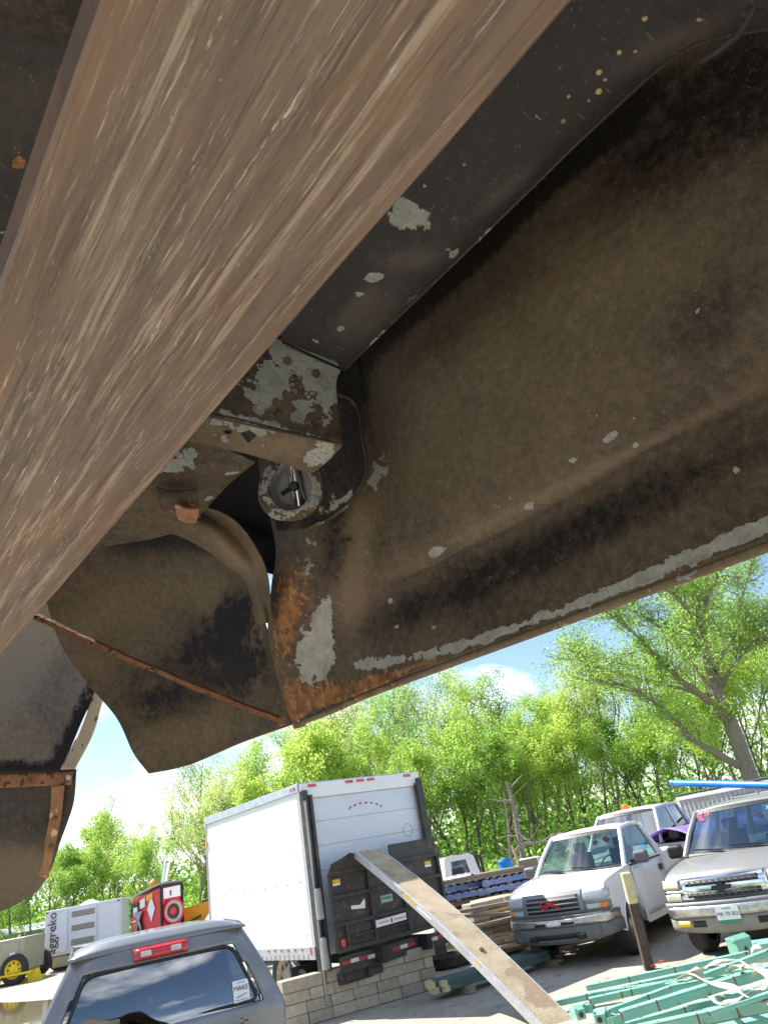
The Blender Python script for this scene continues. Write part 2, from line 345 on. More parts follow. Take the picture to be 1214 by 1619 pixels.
# px is where the trunk stands near the horizon line, ytop the crown's top in the photograph
TL = [
 (30, 1330, 46, 2, 'low bright green tree at the far left end above the dark shed roof'),
 (85, 1318, 52, 0, 'rounded yellow-green tree behind the white generator trailer, left part of the woods'),
 (140, 1290, 58, 4, 'mid green tree standing above the white generator housing'),
 (190, 1262, 50, 0, 'darker green tree rising left of the red machine against the sky'),
 (228, 1310, 44, 2, 'bright bushy tree directly behind the red machine'),
 (300, 1220, 34, 3, 'thin forked tree with sparse leaves left of the box truck'),
 (345, 1170, 55, 3, 'wispy tall tree whose crown shows just above the box truck front corner'),
 (395, 1175, 48, 2, 'bright leafy tree behind the left half of the box truck roof'),
 (440, 1120, 60, 1, 'tall airy tree behind the middle of the box truck roof edge'),
 (500, 1100, 52, 3, 'slender tree under the rusty lip corner, behind the box truck'),
 (560, 1075, 56, 0, 'green tree behind the right half of the box truck roof'),
 (600, 1060, 62, 1, 'tall tree seen above the roll door of the box truck'),
 (660, 1055, 54, 3, 'sparse tree just right of the box truck rear corner'),
 (705, 1050, 58, 0, 'mid green tree between the box truck and the white cab'),
 (755, 1045, 50, 1, 'tall tree with round crown against the blue sky, above the lumber pile'),
 (800, 1075, 56, 0, 'tree whose crown ends beside the small white cloud'),
 (840, 1100, 48, 2, 'yellow-green tree behind the dead branches'),
 (880, 1085, 60, 1, 'taller tree behind the roof of the white pickup'),
 (925, 1070, 52, 2, 'broad bright tree left of the huge leaning tree'),
 (975, 1040, 57, 0, 'dense tree under the lower limbs of the huge leaning tree'),
 (1030, 1020, 50, 3, 'light sparse tree behind the lower limbs of the huge tree'),
 (1085, 1010, 60, 1, 'tall tree directly behind the huge tree trunk'),
 (1230, 960, 52, 2, 'bright tree at the right edge above the blue pipe'),
 (1190, 1060, 40, 4, 'bushy tree at the right edge below the big limbs'),
 (1290, 930, 56, 1, 'tall tree leaving the picture at the right edge'),
]
for i, (px, yt, y, v, lb) in enumerate(TL): tree_at(px, yt, y, v, label=lb, group='trees of the spring woods behind the yard')
TL2 = [
 (-30, 1345, 50, 0, 'green tree whose crown peeks out right under the hanging flap at far left'),
 (60, 1350, 44, 2, 'short yellow-green bush-like tree over the roof of the low shed'),
 (112, 1335, 46, 4, 'bushy tree directly above the middle of the white generator'),
 (170, 1330, 47, 2, 'bright tree between white generator and red machine'),
 (262, 1290, 52, 0, 'leafy tree behind the shiny exhaust pipe'),
 (318, 1260, 46, 2, 'full yellow-green tree touching the front upper corner of the box truck'),
 (372, 1215, 60, 1, 'tall tree peeping over the sloping roof line of the box truck'),
 (475, 1150, 46, 4, 'low dense tree over the rear roof corner of the box truck'),
 (530, 1130, 48, 2, 'yellow-green tree just above the red roof lamps of the box truck'),
 (628, 1120, 47, 0, 'full green tree behind the right roof corner of the box truck'),
 (684, 1180, 42, 4, 'low bushy tree right beside the box truck rear post'),
 (730, 1120, 46, 2, 'bright dense tree above the small white cab'),
 (780, 1160, 44, 4, 'rounded bushy tree behind the blue barrel'),
 (822, 1180, 43, 0, 'green tree just behind the bare snag'),
 (862, 1150, 45, 4, 'bushy tree behind the bleached arching limb'),
 (905, 1140, 47, 2, 'yellow-green tree above the roofs of both white pickups'),
 (950, 1150, 46, 0, 'leafy tree above the amber roof light'),
 (1000, 1120, 48, 4, 'dense bushy tree between the second white pickup and the blue pipe'),
 (1052, 1120, 45, 2, 'bright tree at the left tip of the blue pipe'),
 (1110, 1080, 47, 0, 'green tree filling in below the fork of the huge leaning tree'),
 (1150, 1030, 50, 2, 'yellow-green tree left of the huge trunk, higher than its neighbours'),
]
for i, (px, yt, y, v, lb) in enumerate(TL2): tree_at(px, yt, y, v, label=lb, group='trees of the spring woods behind the yard')
def far_woods():
    cs = []; b = MB()
    for k in range(230):
        x = rng.uniform(-85, 95); y = rng.uniform(60, 84); h = rng.uniform(6, 9.5) * (1.0 + .1 * (x > 5)) * (.6 if x < -18 else 1); n = 330
        p = rng.normal(0, 1, (n, 3)) * np.array([1.7, 1.7, h * .27]); p[:, 2] += h * .5; p = p[(np.abs(p[:, 0]) < 3.6) & (p[:, 2] < h * .95)]; cs.append(p[p[:, 2] > .2] + np.array([x, y, .1])); pl = rng.normal(0, 1, (220, 3)) * np.array([2.2, 2.2, 1.5]); pl[:, 2] = np.abs(pl[:, 2]); cs.append(pl + np.array([x, y - 8 + rng.uniform(-4, 4), .3])); b.tube([(x, y, 0), (x + .3, y, h * .8)], [.16, .05], n=5)
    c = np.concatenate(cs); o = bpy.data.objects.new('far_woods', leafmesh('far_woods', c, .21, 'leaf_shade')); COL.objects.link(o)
    tag(o, 'dense green mass of the woods behind the first trees', 'woods', kind='stuff'); 
    q = b.build('woods_trunks', 'bark'); tag(q, 'thin trunks standing in the depth of the woods', 'trunks', kind='stuff')
far_woods()
def rear_woods():   # the edge of the yard behind the camera, seen only in reflections
    cs = []
    for k in range(110):
        a = rng.uniform(R(185), R(355)); r_ = rng.uniform(60, 75); h = rng.uniform(7, 11); n = 160
        p = rng.normal(0, 1, (n, 3)) * np.array([2, 2, h * .28]); p[:, 2] += h * .5; cs.append(p[p[:, 2] > .2] + np.array([r_ * math.cos(a), r_ * math.sin(a), 0]))
    o = bpy.data.objects.new('rear_woods', leafmesh('rear_woods', np.concatenate(cs), .4, 'leaf_shade')); COL.objects.link(o); tag(o, 'band of woods on the far side of the yard, mirrored in the vehicle windows', 'woods', kind='stuff')
rear_woods()
# the huge leaning tree: limbs traced as a real branching structure at 38 m
def bigtree():
    y0 = 38.
    base = AY(1196, 1262, y0); base.z = .1
    t = thing('leaning_tree', 'huge pale-barked tree with forked spreading limbs and thin spring leaves at right', 'tree', base)
    rd = random.Random(5); tb = MB(); tips = []
    def P(px, py, dy=0): return AY(px, py, y0 + dy) - base
    limbs = [([(1196, 1262, 0), (1180, 1215, 0), (1160, 1160, 0), (1140, 1110, 0), (1125, 1070, 0)], 0.420, 0.280),
             ([(1140, 1110, 0), (1128, 1050, .5), (1112, 1010, .8), (1085, 975, 1), (1060, 930, 1.5), (1045, 900, 2)], 0.255, 0.064),
             ([(1128, 1080, 0), (1115, 1040, -1), (1107, 990, -1.5), (1120, 940, -2), (1150, 880, -2)], 0.225, 0.056),
             ([(1150, 1140, 0), (1110, 1100, -1), (1070, 1070, -2), (1030, 1030, -2.5), (1000, 1000, -3), (965, 965, -3)], 0.210, 0.040),
             ([(1140, 1110, 0), (1090, 1050, 1), (1050, 1000, 2), (1010, 970, 3), (970, 958, 3)], 0.195, 0.040),
             ([(1165, 1210, 0), (1130, 1190, -1), (1090, 1165, -2), (1040, 1115, -3), (1000, 1090, -3), (940, 1075, -3)], 0.203, 0.040),
             ([(1120, 1100, 0), (1060, 1085, 1), (1000, 1070, 2), (950, 1060, 2), (915, 1040, 2)], 0.135, 0.032),
             ([(1128, 1060, 0), (1150, 1020, 2), (1170, 960, 3), (1185, 900, 3)], 0.150, 0.040),
             ([(1135, 1090, 0), (1160, 1050, -2), (1185, 1020, -3), (1230, 1005, -4)], 0.135, 0.040),
             ([(1112, 1010, .8), (1120, 960, 2), (1115, 910, 2), (1100, 870, 2)], 0.112, 0.032),
             ([(1107, 990, -1.5), (1075, 950, -3), (1040, 925, -4), (1005, 915, -4)], .13, .03)]
    def twig(p, d, ln, r, lv):
        pts = [p]; q = p.copy(); dd = d.copy()
        for i in range(3):
            dd = (dd + Vector((rd.gauss(0, .2), rd.gauss(0, .2), rd.gauss(0, .15) + .06))).normalized(); q = q + dd * ln / 3; pts.append(q.copy()); tips.append(tuple(q))
        tb.tube(pts, [r, r * .8, r * .6, r * .4], n=3, cap=False)
        if lv < 2:
            for i in range(3):
                j = rd.randint(1, 2); twig(pts[j], (dd + Vector((rd.gauss(0, .7), rd.gauss(0, .7), rd.gauss(.1, .5)))).normalized(), ln * .65, r * .5, lv + 1)
    for k, (pp, ra, rb) in enumerate(limbs):
        V = [P(*q) for q in pp]; n = 16; pts = [cr1(V, i / n) for i in range(n + 1)]
        pts = [p + Vector((mnoise.noise(p * .9) * .14, 0, mnoise.noise(p * .9 + Vector((5, 5, 5))) * .14)) * (i > 0) for i, p in enumerate(pts)]
        tb.tube(pts, [ra + (rb - ra) * i / n for i in range(n + 1)], n=10, cap=False)
        if k:
            for i in range(4, n + 1):
                for _ in range(2):
                    d = (pts[i] - pts[i - 1]).normalized(); twig(pts[i], (d + Vector((rd.gauss(0, .7), rd.gauss(0, .7), rd.gauss(.25, .5)))).normalized(), rd.uniform(1.0, 2.3), rb * .45 + .02, 0)
    tb.build('trunk', 'bark_pale', t, smooth=60)
    T = np.array(tips); c = T[rng.integers(0, len(T), 44000)] + rng.normal(0, .24, (44000, 3))
    o = bpy.data.objects.new('crown', leafmesh('crown', c, .072, 'leaf_bright')); COL.objects.link(o); o.parent = t
bigtree()
# undergrowth along the edge of the woods
def undergrowth():
    cs = []
    for k in range(620):
        x = rng.uniform(-55, 50); y = rng.uniform(43, 56) if x < -6 else rng.uniform(31, 52); h = rng.uniform(.8, 3.4) if y > 38 else rng.uniform(.5, 1.4); n = 160
        p = rng.normal(0, 1, (n, 3)) * np.array([.8, .8, h * .4]); p[:, 2] = np.abs(p[:, 2]) + .1; cs.append(p + np.array([x, y, .1]))
    c = np.concatenate(cs); o = bpy.data.objects.new('undergrowth', leafmesh('undergrowth', c, .11, 'leaf_mid')); COL.objects.link(o)
    tag(o, 'low green brush along the foot of the woods', 'undergrowth', kind='stuff')
undergrowth()
# grass fringe
def weeds():
    n = 14000; x_ = rng.uniform(-50, 45, n); c = np.stack([x_, np.where(x_ < -6, rng.uniform(41, 50, n), rng.uniform(29, 44, n)), rng.uniform(.03, .25, n)], 1); o = bpy.data.objects.new('grass', leafmesh('grass', c, .09, 'leaf_bright')); COL.objects.link(o); tag(o, 'patchy bright grass between the yard and the woods', 'grass', kind='stuff')
weeds()
# fallen / dead wood in front of the woods
def deadwood(label, pts, r, group=None, name='dead_branch'):
    b = MB(); P = [Vector(p) for p in pts]; base = P[0].copy(); base.z = 0
    t = thing(name, label, 'dead branch', base, 0, group); n = 14
    q = [cr1(P, i / n) - base for i in range(n + 1)]; b.tube(q, [r * (1 - .6 * i / n) for i in range(n + 1)], n=7); b.build('limb', 'bark_pale', t, smooth=60)
    for k in range(5):
        i = 4 + 2 * k; d = Vector((random.gauss(0, 1), random.gauss(0, .5), random.uniform(.2, 1))).normalized(); L = random.uniform(.5, 1.3)
        b2 = MB(); b2.tube([q[i], q[i] + d * L * .5, q[i] + d * L + Vector((0, 0, random.uniform(-.2, .3)))], [r * .35, r * .25, r * .1], n=5); b2.build('twig', 'bark_pale', t, smooth=60)
deadwood('bare bleached limb arching over the brush left of the white pickup roof', [AY(822, 1372, 25), AY(815, 1350, 25), AY(822, 1338, 25), AY(845, 1333, 25.5), AY(870, 1330, 26)], .07, name='bleached_limb')
deadwood('bare crooked snag standing behind the blue barrel', [AY(832, 1382, 27), AY(826, 1350, 27), AY(818, 1310, 27), AY(808, 1260, 27), AY(800, 1235, 27)], .12, name='bare_snag')
deadwood('thin leaning dead stem behind the lumber pile', [AY(812, 1380, 28), AY(806, 1340, 28), AY(803, 1300, 28), AY(795, 1250, 28)], .06, name='dead_stem')
# ------------------------------------------------------------------ vehicles
def wheel(parent, c, r, w, side, rimmat='rim_steel', name='wheel', spokes=8):
    """side: +1 outer face toward +y"""
    c = Vector(c); h = w / 2
    b = MB(); b.lathe(c, (0, side, 0), [(r * .62, -h), (r * .9, -h), (r * .98, -h * .75), (r, -h * .4), (r, h * .4), (r * .98, h * .78), (r * .9, h), (r * .64, h * .95), (r * .6, h * .5)], 32)
    t = b.build(name, 'rubber', parent, smooth=40)
    b = MB(); b.lathe(c, (0, side, 0), [(r * .62, h * .9), (r * .58, h * .8), (r * .5, h * .35), (r * .3, h * .5), (r * .2, h * .75), (r * .12, h * .78), (.0, h * .78)], 32); b.build('rim', rimmat, t, smooth=40)
    b = MB()
    for k in range(spokes):
        a = 2 * math.pi * k / spokes; p = c + Vector((math.cos(a) * r * .42, side * h * .46, math.sin(a) * r * .42)); b.lathe(p, (0, side, 0), [(r * .075, 0), (r * .075, .006), (0, .006)], 8)
    tag(b.build('rim_hole', 'black', t), kind='stuff')
    return t
def prism(prof, hw, ny, deform):
    """profile (x,z) extruded over y, caps as ngons"""
    n = len(prof); v = []; f = []
    for j in range(ny + 1):
        y = -hw + 2 * hw * j / ny
        for (x, z) in prof: v.append(deform(Vector((x, y, z)), y / hw))
    for j in range(ny):
        for i in range(n): a = j * n + i; b_ = j * n + (i + 1) % n; f.append((a, b_, b_ + n, a + n))
    f.append(tuple(range(n))); f.append(tuple(range(ny * n, (ny + 1) * n))[::-1])
    return v, f
def arch(cx, r, z0, n=10):
    a0 = math.asin(min(1, (z0 - .38) / r)); out = []
    for i in range(n + 1):
        a = a0 + (math.pi - 2 * a0) * i / n; out.append((cx + r * math.cos(a), .38 + r * math.sin(a)))
    return out
def modern_truck(root, paint, spec):
    """front end at local x=0 facing +x; spec: lengths and heights"""
    L = spec['L']; hw = spec['hw']; rf = spec['roof']; wb = spec['wb']; belt = spec['belt']; cabend = spec['cabend']; fw = -.92; rw = fw - wb; rz = .42
    hood_f = spec['hood_f']; ar = .47
    def bulge(v): return .16 * v * v + .10 * max(0, abs(v) - .8) * 5 * max(0, abs(v) - .8)
    def dfm(p, v):
        x, y, z = p
        k = max(0, min(1, (x + .9) / .9))
        x2 = x - bulge(v) * k
        taper = 1 - .06 * k - .05 * max(0, min(1, (z - .75) / .5))
        z2 = z + (.045 * (1 - v * v) if z > .95 and x > -1.5 else 0)
        return Vector((x2, y * taper, z2))
    prof = [(-.10, .50), (-.05, .72), (-.05, .95), (-.10, hood_f - .04), (-.17, hood_f)] + [(-.17 - (1.03) * t, hood_f + (belt - .02 - hood_f) * (t ** .7)) for t in (.15, .35, .6, .85, 1)] + [(-1.28, belt)]
    prof += [(-2.2, belt + .01), (cabend, belt + .02), (cabend - .02, belt + .02), (-L + .02, belt + .03), (-L, belt - .1), (-L + .02, rz + .12), (rw - ar - .05, rz)]
    prof += arch(rw, ar, rz)[::-1] + [(rw + ar + .05, rz - .03), (fw - ar - .05, rz - .03)] + arch(fw, ar, rz)[::-1]
    prof = prof[:]  # arches run rear to front
    v, f = prism(prof, hw, 12, dfm); b = MB(); b.add(v, f)
    body = b.build('body', paint, root, smooth=35, bevel=.035, seg=3)
    # wheel wells
    for wx in (fw, rw):
        b = MB(); b.box((wx, 0, .62), (ar * 1.9, hw * 1.7, .4)); b.build('wheel_well', 'black', root)
        for s in (1, -1): wheel(root, (wx, s * (hw - .16), .38), .38, .26, s, spec.get('rim', 'rim_steel'))
    b = MB(); b.box((-L / 2, 0, .42), (L - .9, hw * 1.3, .16)); b.build('chassis', 'black', root)
    # greenhouse corners
    A0 = [(-1.27, s * hw * .90, belt + .01) for s in (1, -1)]; A1 = [(-1.88, s * hw * .73, rf - .07) for s in (1, -1)]
    C1 = [(spec['rooft'], s * hw * .73, rf - .05) for s in (1, -1)]; C0 = [(cabend, s * hw * .92, belt + .01) for s in (1, -1)]
    pm = paint
    for i, s in enumerate((1, -1)):
        b = MB(); b.tube([A0[i], Vector(A0[i]).lerp(Vector(A1[i]), .5) + Vector((.02, s * .015, .01)), A1[i], Vector(A1[i]).lerp(Vector(C1[i]), .5) + Vector((0, s * .012, .03)), C1[i], Vector(C1[i]).lerp(Vector(C0[i]), .5), C0[i]], [.045, .04, .042, .04, .045, .06, .07], n=8); b.build('pillar', pm, root, smooth=60)
        for xb in spec['bpillars']:
            p0 = (xb, s * hw * .925, belt); p1 = (xb - .02, s * hw * .735, rf - .05); b = MB(); b.bar(p0, p1, .05, .1, up=(1, 0, 0)); b.build('pillar', pm, root, bevel=.01)
    xs0, xs1 = A1[0][0] + .03, C1[0][0] - .03; yw = hw * .745
    def rp(u, v):
        x = xs0 + (xs1 - xs0) * u; y = -yw + 2 * yw * v; e = (2 * u - 1) ** 4; g = (2 * v - 1) ** 4
        return Vector((x + .03 * (1 - (2 * v - 1) ** 2) * (1 if u < .5 else -.3), y, rf - .075 + .075 * (1 - e * .8) * (1 - g) + .012 * math.sin(math.pi * v)))
    b = MB(); b.grid(rp, 16, 16); b.build('roof', pm, root, smooth=70, solid=.03)
    def gp(a, b_, c, d, bow=(0, 0, 0), n=6):
        a, b_, c, d = map(Vector, (a, b_, c, d)); bw = Vector(bow)
        return lambda u, v: (a.lerp(b_, u)).lerp(d.lerp(c, u), v) + bw * (1 - (2 * u - 1) ** 2)
    b = MB(); b.grid(gp(A0[1], A0[0], A1[0], A1[1], (.11, 0, .0)), 12, 6); b.build('windshield', spec['glass'], root, smooth=60)
    # dark band at glass foot and top
    fn = gp(A0[1], A0[0], A1[0], A1[1], (.11, 0, 0)); off = Vector((.004, 0, .006))
    b = MB(); b.grid(lambda u, v: fn(u, v * .05) + off, 12, 1); b.grid(lambda u, v: fn(u, .94 + v * .08) + off, 12, 1)
    b.grid(lambda u, v: fn(u * .025, v) + off, 1, 6); b.grid(lambda u, v: fn(.975 + u * .025, v) + off, 1, 6); b.build('windshield_seal', 'black', root)
    xs = [None] + list(spec['bpillars']) + [None]
    for i, s in enumerate((1, -1)):
        b = MB(); b.grid(gp(Vector(A0[i]) + Vector((-.02, 0, 0)), C0[i], C1[i], A1[i], (0, s * .01, 0)), 6, 3); b.build('side_window', spec['glass'], root, smooth=60)
        # black window seal, painted door skin, handle, mirror
        for (dx0, dx1) in spec['doors']:
            def skin(u, v, s=s, dx0=dx0, dx1=dx1):
                x = dx0 + (dx1 - dx0) * u; z = .46 + (belt - .04 - .46) * v; p = dfm(Vector((x, s * hw, z)), 1); p.y += s * .008; return p
            b = MB(); b.grid(skin, 4, 8); d = b.build('door', pm, root, smooth=60, solid=.01)
            hx = dx1 + .2; p = dfm(Vector((hx, s * hw, belt - .17)), 1); b = MB(); b.box(p + Vector((0, s * .02, 0)), (.16, .03, .1)); b.build('handle', 'black', d, bevel=.01)
            b = MB()
            for xx in (dx0 + .012, dx1 - .012):
                q0 = dfm(Vector((xx, s * hw, .45)), 1); q1 = dfm(Vector((xx, s * hw, belt - .03)), 1); b.bar(q0 + Vector((0, s * .004, 0)), q1 + Vector((0, s * .004, 0)), .012, .012)
            b.build('seam', 'black', d)
            b = MB(); q0 = dfm(Vector((dx0, s * hw, belt)), 1); q1 = dfm(Vector((dx1, s * hw, belt + .01)), 1); b.bar(q0, q1, .025, .03); b.build('window_seal', 'black', d)
        b = MB(); mp_ = Vector((-1.52, s * (hw + .14), belt + .10)); b.box(mp_, (.13, .26, .2)); mo = b.build('mirror', spec.get('mirror', 'grey_plastic'), root, bevel=.05, seg=3)
        b = MB(); b.bar(mp_ + Vector((0, -s * .1, -.05)), (-1.5, s * hw * .93, belt + .05), .06, .05); b.build('mirror_arm', 'black', mo)
        b = MB()     # wheel arch lip
        pts = [dfm(Vector((x, s * hw, z)), 1) + Vector((0, s * .012, 0)) for x, z in arch(fw, ar + .02, rz)]; b.tube(pts, .022, n=6); b.build('arch_lip', pm, root, smooth=60)
    b = MB(); b.grid(gp(C0[0], C0[1], C1[1], C1[0], (-.04, 0, 0)), 6, 3); b.build('rear_window', spec['glass'], root)
    # interior
    b = MB(); b.box((-1.55, 0, belt - .02), (.45, hw * 1.6, .12)); b.build('dashboard', spec.get('dash', 'dash_tan'), root, bevel=.04)
    b = MB(); b.lathe((-1.82, hw * .4, belt + .02), (.85, 0, .5), [(.17, 0), (.19, .015), (.17, .03), (.165, .015)], 20); b.build('steering_wheel', 'black', root)
    for s in (1, -1):
        b = MB(); b.box((-2.35, s * .42, belt + .05), (.14, .46, .44)); b.box((-2.38, s * .42, belt + .36), (.1, .26, .18)); b.build('seat', 'seat_fabric', root, bevel=.05, seg=3)
    # wipers
    for yy in (-.02, .62):
        b = MB(); p0 = fn(.5 - (yy) / (hw * 1.8) + 0, .05) + Vector((.03, 0, .02)); p1 = fn(min(.97, max(.03, .5 - (yy) / (hw * 1.8) + .0) - .30 if False else max(.04, .5 + (yy - .75) / (hw * 1.8) + .13)), .13) + Vector((.03, 0, .02)); b.bar(fn(.36 if yy < .3 else .72, .05) + Vector((.03, 0, .02)), fn(.10 if yy < .3 else .45, .11) + Vector((.035, 0, .02)), .02, .02); b.build('wiper', 'black', root)
    def fx(y, z):
        v = y / (hw * .94); return -.05 - .16 * v * v - max(0, z - .95) * .35 - 24 * max(0, abs(y) - .87) ** 2
    def fp(name, y0, y1, zlo, zhi, off, m, parent=root, n=28, nz=3, thick=.03, sm=60):
        zl = zlo if callable(zlo) else (lambda y: zlo); zh = zhi if callable(zhi) else (lambda y: zhi)
        b = MB()
        def g(u, v):
            y = y0 + (y1 - y0) * u; z = zl(y) + (zh(y) - zl(y)) * v; return Vector((fx(y, z) + off, y, z))
        b.grid(g, n, nz); return b.build(name, m, parent, smooth=sm, solid=thick)
    return fx, fp, dfm, fn
# ---------------- GMC style white pickup
def white_pickup():
    root = thing('parked_pickup', 'white pickup facing the camera with grey bumper and red letters in its grille', 'pickup truck', (1.50, 13.40, 0), -2.199)
    sp = dict(L=5.2, hw=.98, roof=1.90, wb=3.02, belt=1.24, cabend=-2.98, rooft=-2.72, hood_f=1.10, bpillars=[-2.86], doors=[(-1.34, -2.84)], glass='glass_teal', rim='rim_steel')
    fx, fp, dfm, ws = modern_truck(root, 'dirty_white', sp)
    fr = fp('grille_frame', -.56, .56, .745, 1.075, .035, 'aluminium', thick=.05); fr.data.materials[0] = MATS['grey_trim']
    fp('grille_opening', -.48, .48, .80, 1.02, .043, 'black', parent=fr, thick=.04)
    for z in (.845, .91, .975): fp('grille_bar', -.48, .48, z - .012, z + .012, .062, 'grey_trim', parent=fr, nz=1, thick=.02)
    x = fx(0, .91) + .095
    text('letters', 'GMC', .165, 'red_letters', fr, frame((x, 0, .915), (0, 1, 0), (0, 0, 1)), .012)
    for s in (1, -1):
        a, b_ = sorted((s * .57, s * .93)); h = fp('headlight', a, b_, .915, 1.055, .045, 'lamp_clear', thick=.04)
        c, d = sorted((s * .86, s * .935)); fp('indicator', c, d, .95, 1.03, .050, 'amber', parent=h, thick=.03)
        h2 = fp('parking_lamp', a, b_, .765, .885, .035, 'grey_trim', thick=.04); e0, e1 = sorted((s * .60, s * .91)); fp('lens', e0, e1, .79, .855, .05, 'lamp_clear', parent=h2, thick=.02); e0, e1 = sorted((s * .81, s * .91)); fp('amber_lens', e0, e1, .79, .855, .056, 'amber', parent=h2, thick=.02)
    bp = fp('bumper', -.975, .975, lambda y: .60, lambda y: .70 + .035 * abs(y / .93) ** 2, .10, 'dull_chrome', thick=.06)
    fp('bumper_top', -.97, .97, .70, .745, .075, 'grey_plastic', nz=1, thick=.08)
    for y0, y1 in ((-.36, -.14), (.14, .36)): fp('slot', y0, y1, .625, .665, .125, 'black', parent=bp, nz=1, thick=.02)
    fp('plate_mount', -.10, .10, .615, .675, .128, 'paper', parent=bp, nz=1, thick=.01)
    va = fp('valance', -.98, .98, lambda y: .36 + .07 * (abs(y) / .94) ** 3, .60, .09, 'grey_plastic', thick=.06)
    fp('air_slot', -.42, .42, .43, .50, .115, 'black', parent=va, nz=1, thick=.02)
    for s in (1, -1):
        b = MB(); y = s * .70; b.lathe((fx(y, .5) + .09, y, .50), (1, 0, 0), [(.085, 0), (.085, .035), (.07, .035), (.06, .02), (0, .02)], 20); b.build('fog_lamp', 'grey_plastic', va, smooth=40)
        b = MB(); b.box((fx(.4, .45) + .13, s * .44, .45), (.06, .14, .07)); b.build('tow_hook', 'black', va, bevel=.01)
    # papers behind the windscreen
    b = MB(); P = [ws(.62, .42), ws(.80, .45), ws(.79, .62), ws(.62, .57)]; b.quad(*[p + Vector((-.12, 0, -.02)) for p in P]); b.build('paper_sheet', 'paper', root, solid=.004)
    for (u, v) in ((.68, .72), (.80, .78), (.83, .74)):
        b = MB(); p = ws(u, v) + Vector((-.05, 0, 0)); b.box(p, (.02, .09, .07), Matrix.Rotation(.6, 3, 'X')); b.build('red_tag', 'red_paint', root)
white_pickup()
# ---------------- Silver SUV
def silver_suv():
    root = thing('parked_suv', 'dusty silver SUV with chrome grille bar and white licence plate at the right edge', 'suv', (3.68, 11.50, 0), -2.249)
    sp = dict(L=5.0, hw=1.0, roof=1.93, wb=2.95, belt=1.24, cabend=-4.85, rooft=-4.6, hood_f=1.09, bpillars=[-2.9, -3.9], doors=[(-1.34, -2.88), (-2.94, -3.8)], glass='glass_blue', mirror='black')
    fx, fp, dfm, ws = modern_truck(root, 'silver_paint', sp)
    g = fp('grille', -.62, .62, .79, 1.055, .04, 'chrome', thick=.05)
    fp('grille_opening', -.52, .52, .955, 1.025, .072, 'black', parent=g, nz=1, thick=.02); fp('grille_opening', -.52, .52, .81, .875, .072, 'black', parent=g, nz=1, thick=.02)
    for z in (.99, .842):
        fp('grille_bar', -.52, .52, z - .006, z + .006, .085, 'grey_plastic', parent=g, nz=1, thick=.01)
        for k in range(-5, 6):
            y = k * .09; b = MB(); b.box((fx(y, z) + .085, y, z), (.012, .012, .06)); b.build('grille_upright', 'grey_plastic', g)
    # bow tie emblem: a slanted cross
    b = MB(); prof = [(-.135, -.028), (-.115, .028), (-.045, .028), (-.04, .05), (.055, .05), (.05, .028), (.135, .028), (.115, -.028), (.045, -.028), (.04, -.05), (-.055, -.05), (-.05, -.028)]
    x = fx(0, .915) + .09; b.add([(x, y, .915 + z) for y, z in prof] + [(x + .025, y, .915 + z) for y, z in prof], [tuple(range(12, 24))] + [(i, (i + 1) % 12, 12 + (i + 1) % 12, 12 + i) for i in range(12)]); b.build('emblem', 'black', g)
    for s in (1, -1):
        a, c = sorted((s * .64, s * .95)); fp('headlight', a, c, .925, 1.045, .045, 'lamp_yellowed', thick=.05)
        l = fp('parking_lamp', a, c, .775, .865, .045, 'lamp_yellowed', thick=.04); d, e = sorted((s * .89, s * .955)); fp('amber_lens', d, e, .78, .86, .056, 'amber', parent=l, nz=1, thick=.02)
        d, e = sorted((s * .58, s * .96)); fp('chrome_trim', d, e, .88, .91, .05, 'chrome', nz=1, thick=.03)
    fp('bumper_step', -.98, .98, .70, .76, .07, 'grey_trim', nz=1, thick=.1)
    bp = fp('bumper', -.98, .98, .575, .705, .10, 'dull_chrome', thick=.06)
    va = fp('valance', -.98, .98, lambda y: .37 + .06 * (abs(y) / .94) ** 3, .575, .08, 'tan_grey', thick=.06)
    for s in (1, -1):
        d, e = sorted((s * .60, s * .78)); fp('fog_lamp', d, e, .46, .53, .112, 'yellow_lamp', parent=va, nz=1, thick=.03); d, e = sorted((s * .36, s * .56)); fp('slot', d, e, .45, .53, .105, 'black', parent=va, nz=1, thick=.02)
    x = fx(0, .6) + .14; b = MB(); b.box((x, 0, .60), (.008, .32, .155)); pl = b.build('plate', 'paper', root)
    b = MB(); b.box((x - .004, 0, .505), (.006, .26, .03)); b.build('plate_strip', 'green_print', pl)
    text('plate_number', 'MR·70·303', .068, 'dark_print', pl, frame((x + .006, 0, .59), (0, 1, 0), (0, 0, 1)), .001)
    b = MB(); b.box((x + .006, 0, .662), (.003, .12, .014)); b.build('plate_state', 'green_print', pl)
    # paint marker on the glass and a sheet at the far corner
    for i, (s_, u, v, m, sz) in enumerate((('80 19', .115, .87, 'pink_print', .10), ('98', .105, .78, 'pink_print', .09), ('X', .82, .80, 'cyan_print', .10))):
        p = ws(u, v) + Vector((.02, 0, .02)); text('glass_writing', s_, sz, m, root, frame(p, (0.05, 1, 0), (-.75, 0, 1)), .001)
    b = MB(); b.quad(*[ws(u, v) + Vector((-.02, 0, 0)) for u, v in ((.86, .62), (.97, .62), (.97, .88), (.86, .88))]); b.build('paper_sheet', 'paper', root, solid=.004)
silver_suv()
